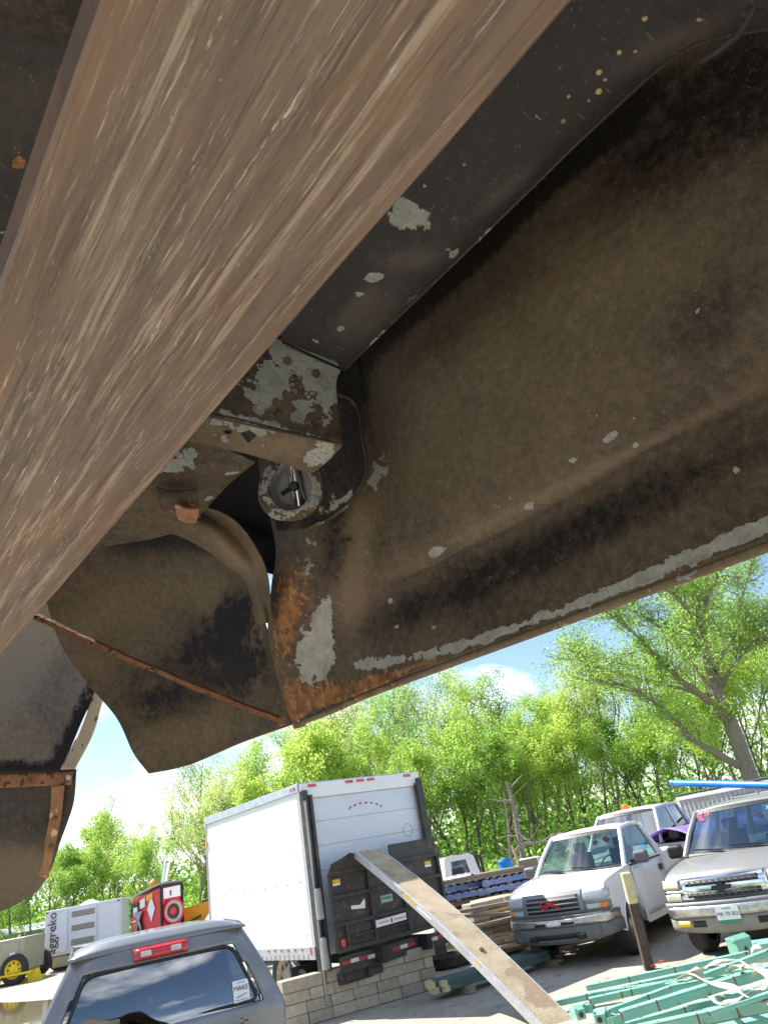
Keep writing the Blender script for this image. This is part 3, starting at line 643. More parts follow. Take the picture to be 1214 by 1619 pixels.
# ---------------- white crew pickup behind (only its cab top shows)
def rear_pickup():
    root = thing('parked_pickup', 'second white pickup parked behind the first, amber light on its roof', 'pickup truck', (3.3, 17.4, 0), -2.199)
    sp = dict(L=5.6, hw=1.0, roof=2.12, wb=3.3, belt=1.34, cabend=-3.6, rooft=-3.35, hood_f=1.12, bpillars=[-2.6], doors=[(-1.34, -2.58), (-2.64, -3.5)], glass='glass_dark')
    fx, fp, dfm, ws = modern_truck(root, 'white_paint', sp)
    fp('grille', -.5, .5, .8, 1.02, .04, 'black', thick=.05)
    for s in (1, -1): a, c = sorted((s * .57, s * .93)); fp('headlight', a, c, .9, 1.05, .045, 'lamp_clear', thick=.04)
    fp('bumper', -.93, .93, .45, .70, .10, 'dull_chrome', thick=.06)
    b = MB(); b.lathe((-2.2, -.1, 2.13), (0, 0, 1), [(.09, 0), (.09, .09), (.05, .13), (0, .13)], 14); b.build('beacon', 'amber', root, smooth=40)
rear_pickup()
# ---------------- black pickup with purple tarp further right (rear part visible)
def black_pickup():
    p = AY(1068, 1352, 16.5); root = thing('dark_pickup', 'black pickup between the white pickup and the silver SUV, purple tarp on its bed', 'pickup truck', (7.0, 18.2, 0), R(20))
    b = MB(); b.box((-1.2, 0, .95), (2.6, 1.9, .75)); b.build('bed', 'black_paint', root, bevel=.06, seg=3)
    b = MB(); b.grid(lambda u, v: Vector((-2.4 + 2.4 * u, -.93 + 1.86 * v, 1.34 + .26 * math.sin(math.pi * v) ** .7 + .03 * mnoise.noise((u * 5, v * 5, 1)))), 16, 12); b.build('tarp', 'purple_tarp', root, smooth=70, solid=.01)
    b = MB(); b.box((1.2, 0, .95), (2.2, 1.9, .75)); b.build('cab_body', 'black_paint', root, bevel=.08, seg=3)
    b = MB(); b.box((.9, 0, 1.65), (1.5, 1.6, .7), taper=.9); c = b.build('cab_roof', 'black_paint', root, bevel=.1, seg=4)
    b = MB(); b.box((.13, 0, 1.62), (.04, 1.3, .42)); wf = b.build('rear_window', 'white_paint', root, bevel=.04)
    b = MB(); b.box((.10, 0, 1.62), (.03, 1.14, .32)); b.build('pane', 'blue_glass', wf)
    for x in (-1.5, 1.6):
        for s in (1, -1): wheel(root, (x, s * .85, .38), .38, .25, s)
    b = MB(); b.bar((-.1, -.6, 1.45), (-.9, -.95, 1.75), .09, .04); o = b.build('traffic_bar', 'orange_plastic'); o.parent = None
    o.matrix_basis = root.matrix_basis.copy(); tag(o, 'orange-red plastic bar lying on the purple tarp', 'bar'); o.name = 'orange_bar'
black_pickup()
# ---------------- small white cab behind the liftgate
def small_cab():
    p = AY(722, 1395, 26); root = thing('flatbed_truck', 'white truck cab with black back wall just right of the box truck', 'truck', (p.x, 26, 0), R(-160)); root.scale = (.66, .66, .80)
    H0 = 1.0
    prof = [(-.9, .7), (-.9, 1.45), (-.75, 2.05), (-.55, 2.15), (.55, 2.15), (.72, 2.08), (.82, 1.5), (.84, .7)]
    b = MB(); b.add(*prism(prof, .92, 6, lambda q, v: Vector((q.x, q.y * (1 - .1 * max(0, q.z - 1.5)), q.z)))); b.build('cab', 'white_paint', root, smooth=35, bevel=.05, seg=3)
    for s in (1, -1):
        b = MB(); b.add([(x, s * (.90 if z < 1.6 else .862), z) for x, z in ((-.45, 1.52), (.5, 1.52), (.42, 2.0), (-.35, 2.0))], [(0, 1, 2, 3)]); b.build('side_window', 'dark_glass', root, solid=.03)
        b = MB(); b.box((.62 if s > 0 else -.62, s * .93, 1.33), (.14, .03, .08)); b.build('handle', 'black', root)
    b = MB(); b.box((-.98, 0, 1.45), (.10, 1.86, 1.5)); b.box((-.95, 0, 2.2), (.3, 1.8, .04)); b.build('rear_wall', 'black', root, bevel=.02)
    b = MB(); b.box((-2.9, 0, .95), (3.8, 2.1, .16)); b.build('flatbed', 'black_steel', root, bevel=.02)
    b = MB(); b.tube([(-1.2, .8, 1.0), (-1.2, .8, 2.0)], .08, n=12); b.tube([(-1.2, .8, 2.0), (-1.25, .8, 2.12)], .05, n=12); b.build('exhaust_stack', 'black_steel', root, smooth=50)
    b = MB(); b.box((1.4, 0, .95), (1.2, 1.7, .6)); b.build('hood', 'white_paint', root, bevel=.08, seg=3)
    for x in (1.2, -3.2):
        for s in (1, -1): wheel(root, (x, s * .85, .42), .42, .25, s)
small_cab()
# ------------------------------------------------------------------ box truck
def box_truck():
    root = thing('box_truck', 'white box truck seen from behind with a battered black lift platform folded against its door', 'box truck', (-1.36, 13.93, -.205), 2.269); root.scale = (1.1, 1.1, 1.1)
    H, FL, LN, hw = 3.33, .93, 3.76, 1.22
    b = MB(); b.box((LN / 2, 0, (H + FL) / 2), (LN, hw * 2, H - FL)); b.build('box_body', 'box_white', root, bevel=.02)
    # side skin panels (left) with rivet lines
    for k in range(4):
        x0, x1 = .06 + k * (LN - .1) / 4, .06 + (k + 1) * (LN - .1) / 4
        b = MB(); b.box(((x0 + x1) / 2, hw + .004, (H + FL) / 2 - .03), (x1 - x0 - .006, .008, H - FL - .26)); b.build('side_panel', 'box_white', root)
    b = MB()
    for k in range(9):
        for z in (1.95,): b.lathe((.25 + k * .4, hw + .008, z + random.uniform(-.02, .02)), (0, 1, 0), [(.012, 0), (.01, .005), (0, .006)], 6)
    for z in np.arange(1.1, 3.1, .13): b.lathe((.1, hw + .008, z), (0, 1, 0), [(.008, 0), (.006, .004), (0, .004)], 5)
    b.build('rivets', 'grey_plastic', root)
    b = MB(); b.box((LN / 2, hw + .012, H - .05), (LN + .02, .03, .12)); b.box((LN / 2, 0, H + .012), (LN + .04, hw * 2 + .05, .025)); b.build('roof_rail', 'aluminium', root, bevel=.01)
    b = MB(); b.box((LN / 2, hw + .012, FL + .07), (LN + .01, .03, .16)); b.build('base_rail', 'galv_rail', root)
    b = MB()
    for k in range(24): b.box((.2 + k * .15, hw + .030, FL + .04), (.05, .006, .05))
    b.build('rail_slots', 'galvanised', root)
    for k in range(6):
        b = MB(); b.box((.35 + k * .22, hw + .03, FL + .12), (.06, .005, .022)); b.build('reflector_tape', 'red_tape', root)
    b = MB(); b.box((.10, hw + .03, FL + .10), (.03, .01, .10)); b.build('side_marker', 'red_lens', root)
    b = MB(); b.box((.16, hw + .03, H - .05), (.16, .015, .05)); b.build('side_marker', 'red_lens', root)
    b = MB(); b.box((LN - .02, hw + .02, H - .45), (.05, .03, .08)); b.build('side_marker', 'amber', root)
    b = MB(); b.tube([(LN, hw, H - .1), (LN + .03, hw - .02, H - .3), (LN + .03, hw - .02, FL)], .035, n=8); b.build('corner_cap', 'aluminium', root, smooth=60)
    # rear frame and roll door
    b = MB(); b.box((-.02, 0, H - .11), (.07, hw * 2, .22)); b.build('rear_header', 'box_white', root, bevel=.01)
    for y in (1.0, .28, .06, -.16, -.95):
        b = MB(); b.box((-.062, y, H - .035), (.02, .15, .045)); b.build('marker_lamp', 'red_lens', root, bevel=.006)
    for k in range(6):
        z = FL + .05 + k * .355; b = MB(); b.box((-.005 + .0, 0, z + .175), (.03, hw * 2 - .34, .347)); b.build('door_slat', 'door_white', root, bevel=.006)
    b = MB()
    for k in range(7):
        a = R(35 + 16 * k); b.box((-.024, .03 + .42 * math.cos(a) * -1, 2.72 + .20 * math.sin(a) + .02), (.006, .035 + .004 * k, .022), Matrix.Rotation(-a + R(90), 3, 'X'))
    b.build('dotted_arc_print', 'red_tape', root)
    b = MB(); b.lathe((-.022, -.80, 2.42), (-1, 0, 0), [(.105, 0), (.105, .004), (.095, .004), (.095, 0)], 28); b.build('ring_stain', 'galvanised', root); root.children[-1].scale = (1, 1, 1)
    for s in (1, -1):
        b = MB(); b.box((-.05, s * (hw - .05), (H - .1 + .35) / 2 + (-.0 if s > 0 else .35)), (.12, .10, H - .1 - .35 - (0 if s > 0 else .7))); p = b.build('lift_post', 'black_steel', root, bevel=.012)
        b = MB(); b.box((-.10, s * (hw - .13), 1.95), (.09, .05, 2.4)); b.build('post_channel', 'black_steel', p, bevel=.005)
        if s > 0:
            b = MB(); b.box((-.115, hw - .02, 1.72), (.03, .03, 2.7)); b.build('post_edge', 'galvanised', p)
            for z in (1.62, .98):
                b = MB(); b.box((-.16, hw - .05, z), (.08, .12, .42), taper=.8); b.build('post_guard', 'galvanised', p, bevel=.03)
            b = MB(); b.bar((-.04, hw - .02, .38), (.75, hw - .02, .90), .08, .05); b.build('brace', 'aluminium', p)
    # folded lift platform: frame + ribs + plates
    px = -.30; zb, zt = .98, 1.98; w = 1.06
    pl = MB(); pl.box((px, 0, (zb + zt) / 2), (.03, 2 * w, zt - zb)); P = pl.build('lift_platform', 'black_steel', root)
    def rib(y0, z0, y1, z1, t=.05, m='rib_steel'):
        b = MB(); b.bar((px - .045, y0, z0), (px - .045, y1, z1), t, t * .9, up=(1, 0, 0)); b.build('rib', m, P, bevel=.004)
    for y in (w, .36, -.28, -w): rib(y, zb, y, zt)
    rib(w, zt, -w, zt, .06); rib(w, zb, -w, zb, .06); rib(w, 1.66, -w, 1.66); rib(w, 1.30, -w, 1.30)
    rib(.86, zb, .86, 1.28, .04); rib(.80, 1.12, -.28, 1.12, .03)
    b = MB(); b.grid(lambda u, v: Vector((px - .05 - .10 * v + .05 * math.sin(u * 19) * v, w * (1 - 1.0 * u), zt + .02 + (.10 + .12 * math.exp(-((u - .35) / .22) ** 2)) * v)), 24, 3); b.build('torn_lip', 'rib_steel', P, solid=.012)
    b = MB(); b.box((px - .02, -.60, zt + .13), (.04, .95, .26)); b.build('top_plate', 'black_steel', P, bevel=.01)
    def deco(name, y, z, sy, sz, m, par=P, x=px - .02, tilt=0): b = MB(); b.box((x, y, z), (.006, sy, sz), Matrix.Rotation(tilt, 3, 'X')); return b.build(name, m, par)
    for y in (.93, -.86):
        d = deco('caution_sticker', y, 1.87, .13, .055, 'yellow_print'); deco('sticker_foot', y, 1.83, .13, .03, 'paper', d)
    d = deco('brand_sticker', .60, 1.475, .25, .05, 'paper', tilt=.1); d2 = MB(); d2.add([(px - .025, .58, 1.49), (px - .025, .47, 1.49), (px - .025, .47, 1.57)], [(0, 1, 2)]); d2.build('sticker_fin', 'paper', d, solid=.003)
    d = deco('green_sticker', .06, 1.50, .22, .10, 'galvanised'); deco('sticker_print', .06, 1.51, .18, .035, 'green_print', d, px - .026)
    d = deco('white_sign', .07, 1.205, .58, .095, 'paper', x=px - .075, tilt=-.02)
    for (y, sy) in ((.22, .2), (-.10, .24)): deco('sign_print', y, 1.205, sy, .010, 'red_tape', d, px - .08)
    deco('sign_flame', .07, 1.205, .025, .06, 'red_tape', d, px - .08)
    deco('lamp_patch', .92, 1.06, .10, .10, 'red_lens')
    for k in range(5):    # crumpled slats in the low bay
        b = MB(); b.grid(lambda u, v, k=k: Vector((px - .03 + .01 * math.sin(u * 9 + k), .76 - 1.02 * u, 1.005 + k * .022 + .01 * math.sin(u * 7 + k * 2) + .014 * v)), 10, 1); b.build('slat', 'black_steel', P, solid=.008)
    # rear bumper with red and white tape
    b = MB(); b.grid(lambda u, v: Vector((-.36 + .004 * math.sin(u * 11), w - 2 * w * u, .70 + .20 * v + .008 * math.sin(u * 14))), 24, 2); bm_ = b.build('bumper', 'black_steel', root, solid=.03)
    for k in range(14):
        if k in (5, 9): continue
        y = w - .02 - k * .15; b = MB(); z0 = .74 + .08 + .008 * math.sin((w - y + .07) / (2 * w) * 14); b.box((-.385, y - .07, z0), (.006, .142, .05)); b.build('tape_strip', 'red_tape' if k % 2 == 0 else 'white_tape', bm_)
    b = MB(); b.box((-.15, 0, .62), (.2, 2.0, .14)); b.box((-.20, .78, .66), (.2, .30, .16)); b.box((-.20, .42, .66), (.2, .26, .18)); b.box((-.22, -.55, .66), (.2, .3, .16)); b.build('hitch_frame', 'rib_steel', root, bevel=.01)
    for s in (1, -1):
        b = MB(); b.box((LN / 2, s * .42, .82), (LN + 1.2, .09, .2)); b.build('chassis_rail', 'black', root)
        for o_ in (0, .24): wheel(root, (1.25, s * (1.02 - o_), .636), .45, .2, s)
        wheel(root, (LN + 1.3, s * .7 - .3, .636), .45, .24, s)
    b = MB(); b.box((.55, hw - .10, .62), (.02, .5, .45)); b.build('mud_guard', 'black', root)
    b = MB(); b.box((.72, hw - .02, .75), (.09, .02, .30)); b.build('hanging_tag', 'paper', root)
    b = MB(); b.add(*prism([(LN + .1, .6), (LN + .1, 2.25), (LN + .5, 2.35), (LN + 1.2, 2.3), (LN + 1.6, 1.65), (LN + 2.2, 1.35), (LN + 2.3, .6)], .85, 4, lambda q, v: Vector((q.x, q.y * (1 - .08 * max(0, q.z - 1.5)) - .3, q.z)))); b.build('cab', 'white_paint', root, smooth=35, bevel=.06)
    return root
BT = box_truck()

# tyres lying beside the wall
for (px_, py_, lb) in ((712, 1532, 'worn black tyre standing in the shade behind the low block wall end'), (728, 1500, 'second tyre lying under the box truck right rear corner')):
    p = G(px_, py_, 0); t = thing('tyre', lb, 'tyre', (p.x, p.y + .3, 0), .4, 'loose tyres by the box truck'); b = MB(); b.lathe((0, 0, 0), (.0, .0, 1), [(.24, .02), (.36, .0), (.42, .05), (.42, .19), (.36, .24), (.24, .22), (.22, .12), (.24, .02)], 28); b.build('casing', 'rubber', t, smooth=40); b = MB(); b.lathe((0, 0, 0), (0, 0, 1), [(.19, .09), (.24, .06), (.24, .18), (.19, .15)], 20); b.build('rim', 'rusty_edge', t)
# ------------------------------------------------------------------ low wall of concrete blocks
def block_course(root, a, b_, z, h, ln, d, start=0., name='block', m='concrete_block'):
    a, b_ = Vector(a), Vector(b_); dr = (b_ - a); T = dr.length; dr.normalize(); x = start; ang = math.atan2(dr.y, dr.x)
    while x < T - .05:
        l = min(ln * random.uniform(.96, 1.04), T - x); c = a + dr * (x + l / 2) + Vector((0, 0, z + h / 2)); nrm = Vector((-dr.y, dr.x, 0)); c += nrm * random.uniform(-.012, .012)
        q = MB(); q.box((0, 0, 0), (l - .008, d, h - .006)); o = q.build(name, m, root, bevel=.008, seg=1); o.matrix_basis = Matrix.Translation(c) @ Matrix.Rotation(ang + random.uniform(-.02, .02), 4, 'Z'); x += l
a = G(452, 1632); e = G(694, 1562); wl = thing('block_wall', 'low wall of four courses of grey concrete blocks under the lift platform', 'block wall', (0, 0, 0))
dr = (e - a).normalized(); off = Vector((-dr.y, dr.x, 0)) * .14
block_course(wl, a + off, e + off, 0, .155, .40, .26); block_course(wl, a + off - dr * .02, e + off + dr * .0, .155, .155, .40, .26, 0.0); block_course(wl, a + off + dr * .03, e + off - dr * .02, .31, .155, .40, .26, 0.0); block_course(wl, a + off + dr * .0, e + off + dr * .04, .465, .17, 1.05, .28)
# ------------------------------------------------------------------ block pallet (stacked)
def block_pallet():
    c = G(800, 1512); root = thing('block_stack', 'square stack of pale concrete blocks left of the white pickup bumper', 'block stack', (c.x, c.y, 0), R(-62))
    for k in range(6):
        for i in range(3):
            for j in range(2):
                if k == 5 and (i, j) in ((0, 1),): continue
                q = MB(); q.box((0, 0, 0), (.38, .19 if False else .38, .148)); o = q.build('block', 'concrete_block', root, bevel=.008, seg=1)
                o.matrix_basis = Matrix.Translation((-.2 - .40 * j + random.uniform(-.015, .015), -.25 + .40 * i + random.uniform(-.015, .015) - .1, .13 + .155 * k)) @ Matrix.Rotation(random.uniform(-.03, .03), 4, 'Z')
block_pallet()
# ------------------------------------------------------------------ timber bundle on the ground
def bundle(name, label, ends, r0, n, m, endm, sz, ln=None, z0=.1, group=None, rows=2):
    a, b_ = Vector(ends[0]), Vector(ends[1]); dr = (b_ - a).normalized(); nr = Vector((-dr.y, dr.x, 0)); root = thing(name, label, 'timber pile', (a.x, a.y, 0), math.atan2(dr.y, dr.x), group)
    L = (b_ - a).length
    for k in range(n):
        r_, c_ = divmod(k, n // rows); x0 = random.uniform(-.12, .12); q = MB(); q.box((L / 2 + x0, (c_ - n / rows / 2) * sz[0] * 1.06, z0 + sz[1] * (r_ + .5) * 1.02), (L, sz[0], sz[1])); o = q.build('beam', m, root, bevel=.004, seg=1)
        q = MB(); q.box((x0 + .04 - .004, (c_ - n / rows / 2) * sz[0] * 1.06, z0 + sz[1] * (r_ + .5) * 1.02), (.09, sz[0] + .006, sz[1] + .006)); q.build('painted_end', endm, o)
    q = MB()
    return root
tb_ = bundle('timber_pile', 'low pile of dark teal timbers with yellow ends lying before the ramp', (G(684, 1582), G(850, 1530)), 0, 8, 'teal_timber', 'cream_paint', (.10, .07), z0=.10)
for xx in (.5, 2.2): q = MB(); q.box((xx, 0, .05), (.12, .8, .1)); q.build('bearer', 'weathered_wood', tb_)
# ------------------------------------------------------------------ the ramp
def ramp():
    bl, br = G(858, 1625), G(905, 1612); tl, tr = AY(561, 1347, 13.05), AY(600, 1342, 13.4)
    root = thing('loading_ramp', 'long worn plywood ramp with silver edge leaning from the ground up to the lift platform', 'ramp', bl)
    n = 16; mid = Vector((0, 0, .10))
    def fn(u, v):
        a = bl.lerp(tl, v); c = br.lerp(tr, v); return a.lerp(c, u) + mid * math.sin(math.pi * v) * 1.0 - bl
    b = MB(); b.grid(lambda u, v: fn(.04 + .96 * u, v) + Vector((0, 0, .0)), 6, 24); b.build('deck', 'ramp_deck', root, solid=.03, solid_off=-1)
    dn = (tl - bl).normalized(); sd_ = (br - bl).normalized(); up = sd_.cross(dn).normalized(); up = up if up.z > 0 else -up
    b = MB(); b.grid(lambda u, v: fn(0, v) + up * (.015 - .125 * u) - sd_ * .004, 1, 24); e_ = b.build('side_rail', 'ramp_alu', root, solid=.012)
    b = MB(); b.grid(lambda u, v: fn(.05 * u, v) + up * .016, 1, 24); b.build('edge_flange', 'ramp_alu', root, solid=.006)
    b = MB(); b.grid(lambda u, v: fn(1, v) + up * (.012 - .125 * u) + sd_ * .004, 1, 24); b.build('side_rail', 'ramp_alu', root, solid=.012)
    def stick(name, v0, v1, u0, u1, m, par=e_): b = MB(); b.grid(lambda u, v: fn(0, v0 + (v1 - v0) * v) + up * (.015 - .125 * (u0 + (u1 - u0) * u)) - sd_ * .014, 1, 3); return b.build(name, m, par)
    stick('warning_label', .58, .655, .10, .48, 'yellow_print'); stick('warning_mark', .655, .665, .10, .40, 'red_tape'); stick('label_print', .49, .57, .15, .5, 'paper'); stick('label_line', .49, .57, .12, .16, 'green_print'); stick('yellow_patch', .245, .27, .05, .35, 'yellow_print')
    b = MB(); b.lathe(fn(.45, .30) + Vector((0, 0, .012)), up, [(.035, 0), (.03, .008), (0, .008)], 12); b.build('bolt', 'rusty_edge', root)
ramp()
# ------------------------------------------------------------------ charred post with cream top
def post():
    p = G(1026, 1533); top = AY(988, 1380, p.y - .15)
    root = thing('wooden_post', 'leaning charred square post with cream painted top in front of the white pickup', 'post', p)
    d = top - p; b = MB(); b.bar((0, 0, -.05), d * .68, .13, .13, up=(1, 0, 0)); b.build('shaft', 'charred_wood', root, bevel=.008)
    b = MB(); b.bar(d * .68, d, .132, .132, up=(1, 0, 0)); b.build('painted_top', 'cream_paint', root, bevel=.008)
    b = MB()
    for k in range(7): b.box((random.uniform(-.02, .22), random.uniform(-.10, .05), .02 + .05 * random.random()), (.08, .03, .02), Matrix.Rotation(random.random() * 3, 3, 'Z'))
    b.build('orange_cord', 'orange_plastic', root, bevel=.01)
post()
# ------------------------------------------------------------------ green steel beams
def steel(label, a, b_, za, zb, w=.075, h=.065, kind='channel'):
    A = G(*a, za); B = G(*b_, zb); d = B - A; root = thing('steel_beam', label, 'steel beam', A, 0, 'teal green steel beams in the heap at lower right')
    L = d.length; d.normalize(); s = d.cross(Vector((0, 0, 1))).normalized(); u = s.cross(d); M = Matrix((d, s, u)).transposed(); root.matrix_basis = Matrix.Translation(A) @ M.to_4x4()
    b = MB()
    if kind == 'box': b.box((L / 2, 0, 0), (L, w, h))
    else:
        b.box((L / 2, 0, h / 2 - .006), (L, w, .012)); b.box((L / 2, w / 2 - .006, -.006), (L, .012, h - .012)); b.box((L / 2, -w / 2 + .006, -.006), (L, .012, h - .012))
        for x in np.arange(.25, L, .7): b.box((x, 0, -.01), (.01, w - .03, h - .04))
    b.build('channel', 'teal_steel', root, bevel=.004, seg=1)
    b = MB(); b.box((-.002, 0, 0), (.01, w * .8, h * .8)); b.build('open_end', 'rusty_edge', root)
    for x in (.35 + random.random() * .3, L * .55): b = MB(); b.box((x, w * .3, 0), (.016, w * .4 + .004, h + .003)); b.build('rust_mark', 'rust_flat', root)
steel('rearmost beam of the heap, reaching up to the flared bracket', (928, 1562), (1184, 1508), .10, .22)
steel('long thin beam whose end sticks out farthest left', (880, 1586), (1120, 1534), .10, .16)
steel('short beam with square rusty open end beside the post foot', (932, 1583), (1050, 1557), .22, .24, kind='box')
steel('pale beam continuing right of the short rusty-ended one', (1024, 1566), (1110, 1548), .20, .22)
steel('long beam running up through the middle of the heap under the straps', (962, 1600), (1290, 1478), .18, .42)
steel('thick beam just below the middle one, crossing the whole heap', (982, 1606), (1300, 1508), .28, .45, .10, .09)
steel('beam lying in the shade between the two thick ones', (990, 1622), (1260, 1548), .12, .2)
steel('front beam with rust streaks under the loose strap', (1010, 1630), (1290, 1570), .26, .32, .10, .09)
steel('nearest beam of the heap, cut off by the picture edge', (1034, 1650), (1290, 1596), .1, .16, .14)
steel('thin beam slanting across the back of the heap beneath the rear one', (940, 1572), (1210, 1530), .16, .2, .05, .05)
steel('thin bent-looking beam under the strap loops at right', (1060, 1562), (1290, 1520), .34, .36, .05, .05)
steel('thin beam sticking out low between the end brackets', (956, 1618), (1180, 1590), .08, .14, .05, .05)
steel('flat narrow beam on top of the front beams at the picture edge', (1120, 1602), (1300, 1545), .38, .46, .06, .035)
def bracket(label, px, py, z, s=1., rz=0):
    s *= .55; p = G(px, py, z); t = thing('beam_bracket', label, 'bracket', p, rz, 'teal brackets in the steel heap')
    b = MB(); b.box((0, 0, 0), (.26 * s, .015, .22 * s)); b.box((.12 * s, .08, 0), (.015, .16, .22 * s)); b.box((-.12 * s, .08, .02), (.015, .16, .22 * s)); b.box((0, .05, .12 * s), (.30 * s, .10, .012), Matrix.Rotation(.5, 3, 'X')); b.build('plate', 'teal_steel', t, bevel=.004, seg=1)
    b = MB(); b.lathe((0, -.01, 0), (0, -1, 0), [(.03, 0), (.03, .006), (0, .006)], 6); b.build('bolt', 'rusty_edge', t)
bracket('flared bracket standing up at the back of the heap below the silver SUV', 1178, 1500, .22, 2.0, .5)
bracket('second bracket standing at the right edge below the silver SUV bumper', 1212, 1506, .25, 1.6, -.3)
for i, (x, y, r_, sc_, lb) in enumerate(((918, 1604, .3, .8, 'leftmost of the small brackets at the near end of the heap'), (938, 1596, 1.1, .7, 'small bracket leaning behind the leftmost one'), (948, 1612, -.4, .8, 'small bracket in the middle of the near end cluster'), (968, 1606, .8, .7, 'small bracket against the end of the thick beam'), (985, 1612, 1.9, .65, 'small bracket farthest right in the near end cluster'))): bracket(lb, x, y, .14, sc_, r_)
def strap(label, pts, w=.075):
    P = [G(x, y, z) for x, y, z in pts]; t = P[0].copy(); n = 40; q = [cr1(P, i / n) for i in range(n + 1)]; v = []; f = []
    for i, p in enumerate(q):
        d = (q[min(i + 1, n)] - q[max(i - 1, 0)]).normalized(); s = d.cross(Vector((0, 0, 1))).normalized(); s = (s + Vector((0, 0, .45 * math.sin(i * .28)))).normalized(); v += [p - s * w / 2 - t, p + s * w / 2 - t]
    for i in range(n): f.append((2 * i, 2 * i + 1, 2 * i + 3, 2 * i + 2))
    b = MB(); b.add(v, f); o = b.build('lashing_strap', 'strap', solid=.004, smooth=80); o.location = t; tag(o, label, 'strap', 'cream lashing straps thrown over the steel heap')
strap('long cream strap looping from the heap middle to the right edge', [(1068, 1550, .3), (1100, 1535, .42), (1130, 1522, .5), (1165, 1518, .48), (1190, 1530, .45), (1230, 1540, .4)])
strap('cream strap with a dangling end over the front beam', [(1124, 1575, .35), (1135, 1585, .42), (1160, 1583, .42), (1185, 1568, .45), (1225, 1560, .4)], .07)
strap('thin cream strap crossing the two thick beams', [(1090, 1538, .4), (1120, 1552, .42), (1160, 1562, .44), (1180, 1575, .4), (1220, 1585, .38)])
strap('short loop of cream strap at the back beam', [(1150, 1535, .4), (1162, 1526, .5), (1175, 1530, .52), (1168, 1540, .4), (1152, 1542, .38)], .045)
strap('curled cream strap at the right edge of the heap', [(1188, 1545, .42), (1200, 1535, .5), (1214, 1545, .5), (1208, 1562, .45), (1190, 1566, .4)], .06)
p = G(1102, 1542, .36); b = MB(); b.lathe((0, 0, 0), (.8, .3, .2), [(.03, -.04), (.07, -.04), (.07, .04), (.03, .04), (.03, -.04)], 20); o = b.build('strap_roll', 'strap', smooth=40); o.location = p; tag(o, 'small cream strap rolled up on the long back beam', 'strap roll')
p = G(1199, 1508, .34); b = MB(); b.lathe((0, 0, 0), (.3, .8, .2), [(.03, -.05), (.08, -.05), (.08, .05), (.03, .05), (.03, -.05)], 20); o = b.build('strap_roll', 'strap', smooth=40); o.location = p; tag(o, 'fat pale strap roll between the two standing brackets', 'strap roll')
# ------------------------------------------------------------------ pallets and lumber behind the ramp
def pallet(root, x, y, z, rz, m, L=1.15, W_=1.0):
    M = Matrix.Translation((x, y, z)) @ Matrix.Rotation(rz, 4, 'Z')
    b = MB()
    for j in range(3): b.box((0, (j - 1) * (W_ / 2 - .05), .07), (L, .1, .09))
    for j in range(3): b.box(((j - 1) * (L / 2 - .07), 0, .012), (.12, W_, .02))
    o = b.build('bearer', m, root); o.matrix_basis = M
    for j in range(7):
        b = MB(); b.box(((j - 3) * (L / 7), 0, .125), (.10, W_, .02)); o = b.build('board', m, root); o.matrix_basis = M
yl = 17.5
def stackthing(name, label, cat, px0, px1, y, z0): p = AY((px0 + px1) / 2, 1400, y); return thing(name, label, cat, (p.x, y, 0))
lo_, hi_ = AY(695, 1400, yl), AY(835, 1400, yl)
cx = (lo_.x + hi_.x) / 2; wx = hi_.x - lo_.x
ps = thing('pallet_stack', 'stacked wooden pallets, upper ones blue, topped by grey boards, left of the white pickup', 'pallet stack', (cx, yl, 0))
pz = .0
for k in range(9):
    m = 'weathered_wood' if k < 7 else 'blue_pallet'
    for i in range(2): pallet(ps, -wx / 4 + i * wx / 2 + random.uniform(-.12, .12), random.uniform(-.15, .15), pz, random.uniform(-.16, .16) + .10, m)
    pz += .145
for k in range(8):
    b = MB(); b.box((0, 0, 0), (wx * 1.05, .14, .05)); o = b.build('board', 'weathered_wood', ps); o.matrix_basis = Matrix.Translation((random.uniform(-.2, .2), -.45 + .13 * (k % 5), pz + .04 + .055 * (k // 5))) @ Matrix.Rotation(random.uniform(-.12, .12), 4, 'Z')
b = MB(); b.grid(lambda u, v: Vector((-wx * .45 + .7 * u, -.5 + .5 * v, pz + .12 + .08 * mnoise.noise((u * 6, v * 6, 1)))), 12, 8); b.build('plastic_wrap', 'hose_white', ps, solid=.01)
# low lumber pile
lp = thing('lumber_pile', 'loose heap of broken boards between the block stack and the pallets', 'lumber pile', (cx + .4, yl - 1.7, 0))
for k in range(26):
    b = MB(); b.box((0, 0, 0), (random.uniform(.9, 2.2), random.uniform(.09, .16), random.uniform(.03, .06))); o = b.build('board', random.choice(['weathered_wood', 'weathered_wood', 'rusty_edge', 'fresh_wood']), lp)
    o.matrix_basis = Matrix.Translation((random.uniform(-.7, .8), random.uniform(-.5, .5), .08 + k * .033)) @ Matrix.Rotation(random.uniform(-.5, .5), 4, 'Z') @ Matrix.Rotation(random.uniform(-.08, .08), 4, 'Y')
b = MB(); b.box((.55, -.5, .75), (.06, .05, .05)); b.build('red_lamp', 'red_lens', lp)
b = MB(); b.lathe((0, 0, 0), (1, 0, 0), [(.10, -.16), (.12, -.16), (.12, .16), (.10, .16)], 18); o = b.build('paper_roll', 'paper', smooth=40); o.location = (cx + 1.05, yl - 1.7, 1.06); tag(o, 'white cardboard tube end lying on the broken boards', 'tube')
